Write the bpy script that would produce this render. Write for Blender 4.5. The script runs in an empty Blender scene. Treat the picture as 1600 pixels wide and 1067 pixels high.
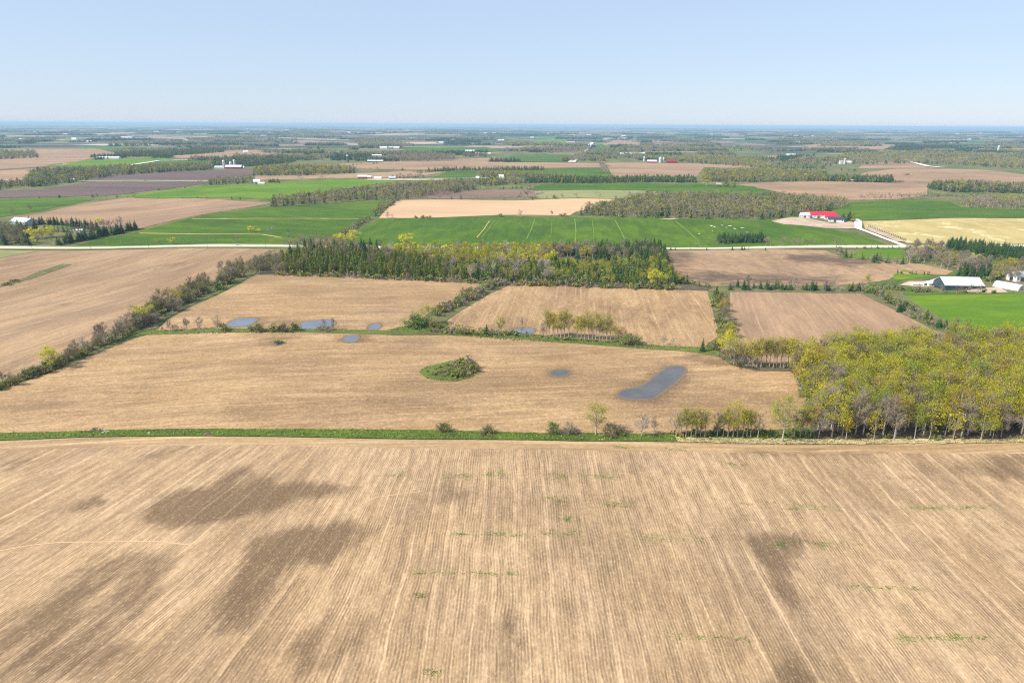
import bpy, bmesh, math, random
import numpy as np
from mathutils import Vector, Matrix
from mathutils.geometry import tessellate_polygon
R = math.radians
rnd = random.Random(7)
SC = bpy.context.scene
COL = SC.collection

# ------------------------------------------------------------------ camera, sky, sun, exposure
CAM_H, PITCH, ROLL, FPX = 110.0, R(17.6), R(0.29), 1066.7
cu, su = math.cos(PITCH), math.sin(PITCH)
Fv = Vector((0, cu, -su)); r0 = Vector((1, 0, 0)); u0 = Vector((0, su, cu))
Rv = r0*math.cos(ROLL) + u0*math.sin(ROLL)
Uv = u0*math.cos(ROLL) - r0*math.sin(ROLL)
cam_d = bpy.data.cameras.new('camera'); cam = bpy.data.objects.new('camera', cam_d); COL.objects.link(cam)
cam_d.lens = 24.0; cam_d.sensor_width = 36.0; cam_d.clip_start = 1.0; cam_d.clip_end = 200000.0
M4 = Matrix(((Rv.x, Uv.x, -Fv.x, 0), (Rv.y, Uv.y, -Fv.y, 0), (Rv.z, Uv.z, -Fv.z, CAM_H), (0, 0, 0, 1)))
cam.matrix_world = M4
SC.camera = cam

SUN_EL, SUN_AZ = R(43), R(-113)            # azimuth from +Y clockwise: the sun stands left of the view
sd = Vector((math.sin(SUN_AZ)*math.cos(SUN_EL), math.cos(SUN_AZ)*math.cos(SUN_EL), math.sin(SUN_EL)))
world = bpy.data.worlds.new('World'); SC.world = world; world.use_nodes = True
wn = world.node_tree.nodes; wl = world.node_tree.links
bg = wn['Background']; bg.inputs['Strength'].default_value = 0.12
sky = wn.new('ShaderNodeTexSky'); sky.sky_type = 'NISHITA'; sky.sun_disc = False
sky.sun_elevation = SUN_EL; sky.sun_rotation = SUN_AZ
sky.altitude = 0; sky.air_density = 1.0; sky.dust_density = 0.2; sky.ozone_density = 3.0
veil = wn.new('ShaderNodeMix'); veil.data_type = 'RGBA'; veil.inputs[0].default_value = 0.72   # thin high haze whitens the blue evenly
veil.inputs[7].default_value = (3.6, 4.4, 5.75, 1)
wl.new(sky.outputs[0], veil.inputs[6]); wl.new(veil.outputs[2], bg.inputs['Color'])
sun_d = bpy.data.lights.new('sun', 'SUN'); sun = bpy.data.objects.new('sun', sun_d); COL.objects.link(sun)
sun_d.energy = 5.0; sun_d.angle = R(0.5); sun_d.color = (1.0, 0.95, 0.87)
sun.rotation_euler = (-sd).to_track_quat('-Z', 'Y').to_euler()
SC.view_settings.view_transform = 'Standard'; SC.view_settings.look = 'None'
SC.view_settings.gamma = 1.0; SC.view_settings.use_curve_mapping = False
SC.view_settings.exposure = 0.42
HAZE = 0.000065
try:
    SC.render.engine = 'CYCLES'
    SC.cycles.max_bounces = 5; SC.cycles.diffuse_bounces = 2; SC.cycles.volume_bounces = 0
    SC.cycles.transparent_max_bounces = 6
    SC.cycles.use_denoising = False
    SC.cycles.filter_width = 1.2
except Exception: pass

# ------------------------------------------------------------------ the lie of the land
def height(x, y):
    x = np.asarray(x, float); y = np.asarray(y, float)
    d = np.hypot(x, y)
    a = 0.9*np.sin(x*0.021+y*0.009+0.7)+0.7*np.sin(-x*0.013+y*0.024+2.1)+0.45*np.sin(x*0.035-y*0.017+4.0)
    a = 1.45*a*np.clip((1700-d)/700, 0, 1)
    b = 1.6*np.sin(x*0.0052+y*0.0031+1.3)+1.6*np.sin(-x*0.0037+y*0.0066+0.2)
    b = b*np.clip(d/400, 0.25, 1)
    k = np.clip((d-5000)/9000, 0, 1)
    c = k*(9*np.sin(x*0.00051+y*0.0002+1)+8*np.sin(y*0.00071-x*0.00017)+6*np.sin(x*0.0011+3.1)) + k*8
    k2 = np.clip((d-20000)/20000, 0, 1)
    e = k2*(14*np.sin(x*0.00023+0.6)+10*np.sin(x*0.00052+2.0)+6*np.sin(x*0.0011+y*0.0002))
    return a+b+c+e-1.0
def hz(x, y): return float(height(x, y))
def at(px, py):
    dv = Fv + Rv*((px-800)/FPX) - Uv*((py-533.5)/FPX)
    z = 0.0; x = y = 0
    for i in range(12):
        t = (CAM_H - z)/(-dv.z) if dv.z < -1e-5 else 1e6
        x, y = dv.x*t, dv.y*t
        z = 0.5*z+0.5*hz(x, y) if i else hz(x, y)
    return x, y
def depth(x, y): return y*cu + CAM_H*su
def ppm(x, y): return FPX/depth(x, y)       # photo pixels per metre at a ground point
def hm(x, y, hpx): return hpx/ppm(x, y)/0.93  # height in metres of something hpx tall in the photo

def lines():
    ys = list(np.arange(-240, 720, 8.0)) + list(np.arange(720, 1800, 16.0)) + list(np.arange(1800, 5000, 50.0)) \
        + list(np.arange(5000, 15000, 250.0)) + list(np.arange(15000, 70001, 1500.0))
    pos = list(np.arange(0, 640, 8.0)) + list(np.arange(640, 1600, 32.0)) + list(np.arange(1600, 5000, 120.0)) \
        + list(np.arange(5000, 15000, 500.0)) + list(np.arange(15000, 70001, 2500.0))
    xs = sorted(set([-v for v in pos]+pos))
    return xs, ys
XL, YL = lines()

# ------------------------------------------------------------------ node materials
def newmat(name):
    m = bpy.data.materials.new(name); m.use_nodes = True
    nt = m.node_tree; b = nt.nodes['Principled BSDF']
    b.inputs['Specular IOR Level'].default_value = 0.2
    return m, nt, b
def N(nt, t, **kw):
    n = nt.nodes.new(t)
    for k, v in kw.items(): setattr(n, k, v)
    return n
def math_n(nt, op, a, b=None, clamp=False):
    n = nt.nodes.new('ShaderNodeMath'); n.operation = op; n.use_clamp = clamp
    for i, v in enumerate((a, b)):
        if v is None: continue
        if isinstance(v, (int, float)): n.inputs[i].default_value = v
        else: nt.links.new(v, n.inputs[i])
    return n.outputs[0]
def mix_c(nt, fac, a, b, mode='MIX'):
    n = nt.nodes.new('ShaderNodeMix'); n.data_type = 'RGBA'; n.blend_type = mode
    if isinstance(fac, (int, float)): n.inputs[0].default_value = fac
    else: nt.links.new(fac, n.inputs[0])
    for i, v in ((6, a), (7, b)):
        if isinstance(v, tuple): n.inputs[i].default_value = (*v, 1)
        else: nt.links.new(v, n.inputs[i])
    return n.outputs[2]
def noise(nt, vec, scale, detail=3, rough=0.55, mapping=None):
    n = nt.nodes.new('ShaderNodeTexNoise'); n.inputs['Scale'].default_value = scale
    n.inputs['Detail'].default_value = detail; n.inputs['Roughness'].default_value = rough
    if mapping:
        mp = nt.nodes.new('ShaderNodeMapping'); mp.inputs['Scale'].default_value = mapping
        nt.links.new(vec, mp.inputs[0]); vec = mp.outputs[0]
    nt.links.new(vec, n.inputs['Vector'])
    return n.outputs['Fac']
def remap(nt, v, a, b, c=0.0, d=1.0):
    n = nt.nodes.new('ShaderNodeMapRange'); n.interpolation_type = 'SMOOTHSTEP'
    nt.links.new(v, n.inputs[0])
    for i, q in enumerate((a, b, c, d)): n.inputs[1+i].default_value = q
    return n.outputs[0]
def attr(nt, name):
    n = nt.nodes.new('ShaderNodeAttribute'); n.attribute_name = name; return n

def field_mat(name, light, mid, dark, row=0.76, rowk=0.35, streak=0.5, mott=0.5, mscale=0.02, speck=0.35, passes=9.2, weed=0.0, stretch=0.3, bump=0.5, fleck=None, tint=0.0, ripple=0.12):
    """soil, stubble or crop with rows; the map 'row' holds metres across (x) and along (y) the rows"""
    m, nt, b = newmat(name)
    rv = attr(nt, 'row').outputs['Vector']
    sep = nt.nodes.new('ShaderNodeSeparateXYZ'); nt.links.new(rv, sep.inputs[0])
    wa = noise(nt, rv, 1.0, 3, 0.6, (0.03, 0.03, 1))
    u = math_n(nt, 'ADD', sep.outputs[0], math_n(nt, 'MULTIPLY', wa, 3.0))
    # large mottling
    n1 = noise(nt, rv, mscale, 4, 0.6, (1, stretch, 1))
    n2 = noise(nt, rv, mscale*5, 4, 0.65, (1, stretch, 1))
    mo = math_n(nt, 'ADD', math_n(nt, 'MULTIPLY', n1, 0.65), math_n(nt, 'MULTIPLY', n2, 0.35))
    mo = remap(nt, mo, 0.40, 0.60)
    col = mix_c(nt, mo, mid, light)
    dk = remap(nt, noise(nt, rv, mscale*0.7, 4, 0.6, (1, stretch*0.8, 3)), 0.52, 0.72)
    col = mix_c(nt, math_n(nt, 'MULTIPLY', dk, mott), col, dark)
    n3 = remap(nt, noise(nt, rv, mscale*9, 4, 0.7, (1, stretch*0.45, 7)), 0.42, 0.60)
    col = mix_c(nt, math_n(nt, 'MULTIPLY', math_n(nt, 'SUBTRACT', 1.0, n3), ripple), col, dark)
    if tint:
        tn = remap(nt, noise(nt, rv, mscale*1.3, 4, 0.6, (1.3, stretch*1.5, 2)), 0.35, 0.62)
        col = mix_c(nt, math_n(nt, 'MULTIPLY', tn, tint), col, (light[0]*1.12, light[1]*1.06, light[2]*0.86))
        tn2 = remap(nt, noise(nt, rv, mscale*2.1, 4, 0.6, (1.1, stretch*1.2, 5)), 0.52, 0.68)
        col = mix_c(nt, math_n(nt, 'MULTIPLY', tn2, tint*0.8), col, (mid[0]*0.98, mid[1]*0.96, mid[2]*1.18))
    # wet, darker ground where the low places are
    wet = attr(nt, 'wet').outputs['Fac']
    wn_ = noise(nt, rv, 0.16, 5, 0.75, (0.8, 0.3, 1))
    w = remap(nt, math_n(nt, 'ADD', wet, math_n(nt, 'MULTIPLY', math_n(nt, 'SUBTRACT', wn_, 0.5), 2.2)), 0.15, 1.0)
    w = math_n(nt, 'MULTIPLY', w, remap(nt, wet, 0.02, 0.2, 0.0, 0.88))
    col = mix_c(nt, w, col, dark)
    # planter passes and single rows
    if streak > 0:
        s = noise(nt, rv, 1.0, 3, 0.6, (0.55, 0.012, 1))
        s = remap(nt, s, 0.5, 0.72)
        fadew = math_n(nt, 'SUBTRACT', 1.0, math_n(nt, 'MULTIPLY', w, 0.8))
        col = mix_c(nt, math_n(nt, 'MULTIPLY', math_n(nt, 'MULTIPLY', s, streak), fadew), col, tuple(min(1, c*1.35) for c in light))
        s3 = noise(nt, rv, 1.0, 3, 0.6, (0.35, 0.01, 4))
        s3 = remap(nt, s3, 0.5, 0.75)
        col = mix_c(nt, math_n(nt, 'MULTIPLY', s3, streak*0.6), col, dark)
    if passes:
        p = math_n(nt, 'SINE', math_n(nt, 'MULTIPLY', u, 2*math.pi/passes))
        p = remap(nt, p, 0.93, 1.0)
        brk = remap(nt, noise(nt, rv, 1.0, 2, 0.5, (0.11, 0.02, 2)), 0.4, 0.6)
        p = math_n(nt, 'MULTIPLY', math_n(nt, 'MULTIPLY', math_n(nt, 'MULTIPLY', p, brk), streak*0.9), math_n(nt, 'SUBTRACT', 1.0, math_n(nt, 'MULTIPLY', w, 0.75)))
        col = mix_c(nt, p, col, tuple(min(1, c*1.45) for c in light))
    bh = None
    if rowk > 0:
        rw = math_n(nt, 'SINE', math_n(nt, 'MULTIPLY', u, 2*math.pi/row))
        rw01 = math_n(nt, 'ADD', math_n(nt, 'MULTIPLY', rw, 0.5), 0.5)
        bh = rw01
        rb = remap(nt, noise(nt, rv, 1.0, 4, 0.7, (0.5, 0.07, 1)), 0.38, 0.62, 0.0, 1.0)
        col = mix_c(nt, math_n(nt, 'MULTIPLY', math_n(nt, 'MULTIPLY', rw01, rb), rowk), col, tuple(c*0.75 for c in dark))
    # residue flecks
    f1 = noise(nt, rv, 1.9, 3, 0.75, (1, 0.45, 1))
    f1 = remap(nt, f1, 0.32, 0.68)
    f2 = noise(nt, rv, 0.55, 3, 0.75, (1, 0.5, 1))
    f2 = remap(nt, f2, 0.38, 0.62)
    ff = math_n(nt, 'ADD', math_n(nt, 'MULTIPLY', f1, 0.6), math_n(nt, 'MULTIPLY', f2, 0.4))
    col = mix_c(nt, math_n(nt, 'MULTIPLY', math_n(nt, 'SUBTRACT', 1.0, ff), speck), col, tuple(c*0.6 for c in dark))
    col = mix_c(nt, math_n(nt, 'MULTIPLY', remap(nt, f1, 0.75, 1.0), speck*0.6), col, tuple(min(1, c*1.3) for c in light))
    if fleck:
        fl = remap(nt, noise(nt, rv, mscale*2.3, 4, 0.7, (1, stretch*0.4, 1)), 0.55, 0.66)
        col = mix_c(nt, fl, col, fleck)
    if weed > 0:
        wv = attr(nt, 'weed').outputs['Fac']
        wd = remap(nt, noise(nt, rv, 0.9, 4, 0.8), 0.50, 0.60)
        col = mix_c(nt, math_n(nt, 'MULTIPLY', math_n(nt, 'MULTIPLY', wv, wd), weed), col, (0.075, 0.15, 0.018))
    nt.links.new(col, b.inputs['Base Color'])
    b.inputs['Roughness'].default_value = 0.95
    if bump:
        bm_ = nt.nodes.new('ShaderNodeBump'); bm_.inputs['Strength'].default_value = bump; bm_.inputs['Distance'].default_value = 0.12
        hsrc = ff
        if bh is not None: hsrc = math_n(nt, 'ADD', math_n(nt, 'MULTIPLY', ff, 0.7), math_n(nt, 'MULTIPLY', bh, -0.5))
        nt.links.new(hsrc, bm_.inputs['Height']); nt.links.new(bm_.outputs[0], b.inputs['Normal'])
    return m

FM = {}
FM['fore'] = field_mat('stubble_foreground', (0.60, 0.412, 0.238), (0.41, 0.27, 0.15), (0.165, 0.104, 0.055), rowk=0.65, streak=0.52, mott=0.65, weed=0.9, speck=0.42, stretch=0.55, mscale=0.022, tint=0.25, ripple=0.22)
FM['head'] = field_mat('stubble_headland', (0.56, 0.38, 0.205), (0.39, 0.255, 0.135), (0.19, 0.12, 0.06), rowk=0.3, streak=0.7, mott=0.7, weed=0.9, speck=0.4, stretch=0.12, mscale=0.04, tint=0.3, ripple=0.3)
FM['stub'] = field_mat('stubble', (0.61, 0.40, 0.208), (0.385, 0.245, 0.125), (0.19, 0.115, 0.056), rowk=0.2, streak=0.45, mott=0.75, speck=0.6, stretch=0.5, mscale=0.012, passes=0, tint=0.25, ripple=0.42)
FM['stubl'] = field_mat('stubble_left', (0.50, 0.33, 0.185), (0.32, 0.205, 0.115), (0.175, 0.11, 0.065), rowk=0.2, streak=0.5, mott=0.75, speck=0.45, stretch=0.3, mscale=0.011, passes=0, tint=0.25, ripple=0.4)
FM['stubp'] = field_mat('stubble_rosy', (0.47, 0.30, 0.172), (0.315, 0.198, 0.115), (0.17, 0.108, 0.07), rowk=0.15, streak=0.45, mott=0.75, speck=0.4, stretch=0.35, mscale=0.007, passes=0, tint=0.3, ripple=0.35)
FM['sand'] = field_mat('stubble_sandy', (0.62, 0.41, 0.23), (0.55, 0.355, 0.20), (0.40, 0.26, 0.15), rowk=0.0, streak=0.2, mott=0.35, speck=0.2, stretch=0.2, mscale=0.015, passes=0)
FM['stain'] = field_mat('stubble_stained', (0.47, 0.305, 0.172), (0.34, 0.22, 0.125), (0.09, 0.058, 0.04), rowk=0.0, streak=0.3, mott=0.55, speck=0.35, stretch=3.5, mscale=0.010, passes=0, tint=.3, ripple=.3)
FM['soil'] = field_mat('ploughed_soil', (0.17, 0.112, 0.09), (0.135, 0.088, 0.075), (0.085, 0.056, 0.05), rowk=0.0, streak=0.3, mott=0.5, speck=0.3, stretch=0.2, mscale=0.012, passes=0)
FM['soilb'] = field_mat('ploughed_soil_brown', (0.26, 0.16, 0.11), (0.2, 0.125, 0.088), (0.12, 0.08, 0.06), rowk=0.0, streak=0.3, mott=0.5, speck=0.3, stretch=0.2, mscale=0.012, passes=0)
FM['green'] = field_mat('winter_wheat', (0.115, 0.195, 0.004), (0.062, 0.13, 0.003), (0.024, 0.062, 0.004), rowk=0.0, streak=0.25, mott=0.75, speck=0.4, stretch=0.5, mscale=0.009, passes=0, bump=0.3, ripple=0.35)
FM['greeny'] = field_mat('hay_field', (0.17, 0.26, 0.004), (0.10, 0.195, 0.004), (0.05, 0.13, 0.004), rowk=0.0, streak=0.2, mott=0.75, speck=0.35, stretch=0.5, mscale=0.011, passes=0, bump=0.3, ripple=.3)
FM['straw'] = field_mat('straw_field', (0.52, 0.41, 0.17), (0.44, 0.33, 0.12), (0.30, 0.25, 0.08), rowk=0.0, streak=0.5, mott=0.6, speck=0.2, stretch=3.0, mscale=0.012, passes=0, fleck=(0.66, 0.53, 0.28))
FM['olive'] = field_mat('rough_pasture', (0.34, 0.31, 0.13), (0.25, 0.25, 0.09), (0.15, 0.17, 0.05), rowk=0.0, streak=0.2, mott=0.6, speck=0.3, stretch=0.4, mscale=0.02, passes=0)
FM['grass'] = field_mat('verge_grass', (0.14, 0.20, 0.02), (0.085, 0.145, 0.014), (0.06, 0.08, 0.02), rowk=0.0, streak=0.0, mott=0.7, speck=0.5, stretch=0.6, mscale=0.12, passes=0, bump=0.8)
FM['dry'] = field_mat('dead_grass', (0.72, 0.58, 0.32), (0.52, 0.40, 0.2), (0.17, 0.19, 0.05), rowk=0.0, streak=0.0, mott=0.8, speck=0.5, stretch=0.5, mscale=0.09, passes=0, bump=1.0)
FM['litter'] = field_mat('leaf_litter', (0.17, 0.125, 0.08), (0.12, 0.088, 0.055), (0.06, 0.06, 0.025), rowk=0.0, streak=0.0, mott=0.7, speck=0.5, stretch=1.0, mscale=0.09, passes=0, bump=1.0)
FM['mound'] = field_mat('mound_grass', (0.17, 0.24, 0.025), (0.1, 0.17, 0.018), (0.10, 0.085, 0.045), rowk=0.0, streak=0.0, mott=0.9, speck=0.6, stretch=1.0, mscale=0.13, passes=0, bump=1.0)
FM['gravel'] = field_mat('gravel', (0.80, 0.74, 0.64), (0.70, 0.64, 0.54), (0.52, 0.46, 0.38), rowk=0.0, streak=0.3, mott=0.3, speck=0.25, stretch=0.1, mscale=0.05, passes=0, bump=0.3)
FM['track'] = field_mat('worn_wheat_track', (0.30, 0.36, 0.06), (0.16, 0.26, 0.03), (0.075, 0.19, 0.015), rowk=0.0, streak=0.0, mott=0.8, speck=0.4, stretch=0.6, mscale=0.08, passes=0)
FM['scrub'] = field_mat('hedge_bottom', (0.26, 0.22, 0.10), (0.17, 0.16, 0.06), (0.08, 0.10, 0.03), rowk=0.0, streak=0.0, mott=0.8, speck=0.6, stretch=1.0, mscale=0.08, passes=0, bump=1.0, ripple=.4)
FM['lane'] = field_mat('lane_grass', (0.17, 0.22, 0.03), (0.10, 0.16, 0.018), (0.09, 0.085, 0.035), rowk=0.0, streak=0.0, mott=0.8, speck=0.5, stretch=0.6, mscale=0.07, passes=0, bump=0.8, ripple=.3)
FM['shore'] = field_mat('wet_shore', (0.26, 0.175, 0.10), (0.21, 0.14, 0.08), (0.14, 0.095, 0.055), rowk=0.0, streak=0.0, mott=0.6, speck=0.5, stretch=0.6, mscale=0.1, passes=0)
FM['yard'] = field_mat('yard_earth', (0.62, 0.48, 0.34), (0.48, 0.35, 0.24), (0.30, 0.21, 0.14), rowk=0.0, streak=0.0, mott=0.7, speck=0.3, stretch=1.2, mscale=0.04, passes=0)

def water_mat(name, base, rough, bumpk):
    """shallow field pond: 'wet' holds the metres from the shore, the mud shows through near it"""
    m, nt, b = newmat(name)
    g = N(nt, 'ShaderNodeNewGeometry').outputs['Position']
    n1 = remap(nt, noise(nt, g, 0.10, 4, 0.6, (1, 1.0, 1)), 0.35, 0.65)
    n2 = remap(nt, noise(nt, g, 1.5, 3, 0.7, (0.35, 1.6, 1)), 0.3, 0.7)
    col = mix_c(nt, n1, base, tuple(c*1.35 for c in base))
    col = mix_c(nt, math_n(nt, 'MULTIPLY', n2, 0.45), col, tuple(c*0.72 for c in base))
    dp = attr(nt, 'wet').outputs['Fac']
    sh = math_n(nt, 'ADD', dp, math_n(nt, 'MULTIPLY', math_n(nt, 'SUBTRACT', noise(nt, g, 0.35, 5, 0.75), 0.5), 5.0))
    mud = remap(nt, sh, 0.2, 1.9, 1.0, 0.0)
    mud = math_n(nt, 'MAXIMUM', mud, remap(nt, noise(nt, g, 0.22, 4, 0.8), 0.66, 0.74, 0, .7))
    col = mix_c(nt, mud, col, (0.20, 0.14, 0.08))
    nt.links.new(col, b.inputs['Base Color'])
    nt.links.new(remap(nt, mud, 0.0, 1.0, rough, 0.8), b.inputs['Roughness']); b.inputs['IOR'].default_value = 1.33
    b.inputs['Specular IOR Level'].default_value = 0.5
    bp = nt.nodes.new('ShaderNodeBump'); bp.inputs['Strength'].default_value = bumpk; bp.inputs['Distance'].default_value = 0.05
    nt.links.new(noise(nt, g, 2.2, 3, 0.6, (0.5, 1.4, 1)), bp.inputs['Height']); nt.links.new(bp.outputs[0], b.inputs['Normal'])
    return m
WATER_MURK = water_mat('pond_water_muddy', (0.095, 0.088, 0.082), 0.25, 0.5)
WATER_BLUE = water_mat('pond_water_sky_tint', (0.13, 0.145, 0.18), 0.08, 0.12)  # blue in the base colour stands in for some of the reflected sky

def land_mat():
    """the plain itself: rough grass close by, a patchwork of crops, stubble and bush far away"""
    m, nt, b = newmat('open_land')
    g = N(nt, 'ShaderNodeNewGeometry').outputs['Position']
    dist = nt.nodes.new('ShaderNodeVectorMath'); dist.operation = 'LENGTH'; nt.links.new(g, dist.inputs[0])
    ds = dist.outputs['Value']
    na = remap(nt, noise(nt, g, 0.02, 4, 0.6), 0.4, 0.6)
    nb = remap(nt, noise(nt, g, 0.5, 4, 0.7), 0.35, 0.65)
    near = mix_c(nt, na, (0.10, 0.135, 0.025), (0.22, 0.18, 0.08))
    near = mix_c(nt, math_n(nt, 'MULTIPLY', nb, 0.5), near, (0.06, 0.075, 0.02))
    mp = nt.nodes.new('ShaderNodeMapping'); mp.inputs['Rotation'].default_value = (0, 0, R(8)); mp.inputs['Scale'].default_value = (0.0024, 0.0016, 0.001)
    wob = nt.nodes.new('ShaderNodeVectorMath'); wob.operation = 'ADD'
    nz = nt.nodes.new('ShaderNodeTexNoise'); nz.inputs['Scale'].default_value = 0.0015; nt.links.new(g, nz.inputs['Vector'])
    sc_ = nt.nodes.new('ShaderNodeVectorMath'); sc_.operation = 'SCALE'; sc_.inputs['Scale'].default_value = 260
    nt.links.new(nz.outputs['Color'], sc_.inputs[0]); nt.links.new(g, wob.inputs[0]); nt.links.new(sc_.outputs[0], wob.inputs[1])
    nt.links.new(wob.outputs[0], mp.inputs[0])
    vo = nt.nodes.new('ShaderNodeTexVoronoi'); vo.distance = 'CHEBYCHEV'; vo.inputs['Scale'].default_value = 1.0; vo.voronoi_dimensions = '2D'
    nt.links.new(mp.outputs[0], vo.inputs['Vector'])
    sp = nt.nodes.new('ShaderNodeSeparateColor'); nt.links.new(vo.outputs['Color'], sp.inputs[0])
    rp = nt.nodes.new('ShaderNodeValToRGB'); rp.color_ramp.interpolation = 'CONSTANT'
    pal = [(0, (0.42, 0.29, 0.20)), (.2, (0.07, 0.17, 0.02)), (.34, (0.19, 0.15, 0.10)), (.5, (0.13, 0.22, 0.03)), (.6, (0.47, 0.34, 0.24)), (.74, (0.12, 0.12, 0.07)), (.86, (0.14, 0.10, 0.08)), (.94, (0.5, 0.42, 0.3))]
    while len(rp.color_ramp.elements) < len(pal): rp.color_ramp.elements.new(0.5)
    for e, (p, c) in zip(rp.color_ramp.elements, pal): e.position = p; e.color = (*c, 1)
    nt.links.new(sp.outputs[0], rp.inputs[0])
    far = rp.outputs[0]
    tr = remap(nt, noise(nt, g, 0.003, 5, 0.7, (0.45, 1.3, 1)), 0.46, 0.52)
    far = mix_c(nt, tr, far, (0.045, 0.06, 0.035))
    k = remap(nt, ds, 2300, 4200)
    nt.links.new(mix_c(nt, k, near, far), b.inputs['Base Color'])
    b.inputs['Roughness'].default_value = 1.0
    return m
LAND = land_mat()

# ------------------------------------------------------------------ mesh helpers
def mk_mesh(name, V, Fc, mi=None, mats=(), vattr=None):
    V = np.asarray(V, np.float32); Fc = np.asarray(Fc, np.int32)
    me = bpy.data.meshes.new(name)
    nf, k = Fc.shape
    me.vertices.add(len(V)); me.vertices.foreach_set('co', V.ravel())
    me.loops.add(nf*k); me.loops.foreach_set('vertex_index', Fc.ravel())
    me.polygons.add(nf)
    me.polygons.foreach_set('loop_start', np.arange(0, nf*k, k, dtype=np.int32))
    me.polygons.foreach_set('loop_total', np.full(nf, k, np.int32))
    for m in mats: me.materials.append(m)
    if mi is not None: me.polygons.foreach_set('material_index', np.asarray(mi, np.int32))
    if vattr:
        for an, vals in vattr.items():
            a = me.attributes.new(an, 'FLOAT', 'POINT'); a.data.foreach_set('value', np.asarray(vals, np.float32))
    me.update(calc_edges=True)
    return me
def put(name, me, parent=None, loc=(0, 0, 0), rz=0, sc=1.0):
    o = bpy.data.objects.new(name, me); COL.objects.link(o)
    o.location = loc; o.rotation_euler = (0, 0, rz)
    o.scale = (sc, sc, sc) if isinstance(sc, (int, float)) else sc
    if parent: o.parent = parent
    return o
def tag(o, label=None, cat=None, group=None, kind=None):
    if label: o['label'] = label
    if cat: o['category'] = cat
    if group: o['group'] = group
    if kind: o['kind'] = kind
    return o
def empty(name, loc, rz=0):
    o = bpy.data.objects.new(name, None); COL.objects.link(o); o.location = loc; o.rotation_euler = (0, 0, rz); o.empty_display_size = 0.5
    return o

def poly_w(pts):
    out = []
    for p in pts:
        out.append((p[1], p[2]) if p[0] == 'w' else at(p[0], p[1]))
    return out
def sdist(P, X, Y):
    """signed distance (positive inside) of points to a polygon, metres"""
    P = np.array(P); A = P; B = np.roll(P, -1, 0)
    dmin = np.full(X.shape, 1e9); inside = np.zeros(X.shape, bool)
    for (ax, ay), (bx, by) in zip(A, B):
        ex, ey = bx-ax, by-ay; L = ex*ex+ey*ey+1e-9
        t = np.clip(((X-ax)*ex+(Y-ay)*ey)/L, 0, 1)
        dmin = np.minimum(dmin, np.hypot(X-ax-t*ex, Y-ay-t*ey))
        c = ((ay > Y) != (by > Y))
        with np.errstate(divide='ignore', invalid='ignore'):
            xi = ax+(Y-ay)*ex/(ey if abs(ey) > 1e-9 else 1e-9)
        inside ^= (c & (X < xi))
    return np.where(inside, dmin, -dmin)

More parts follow.
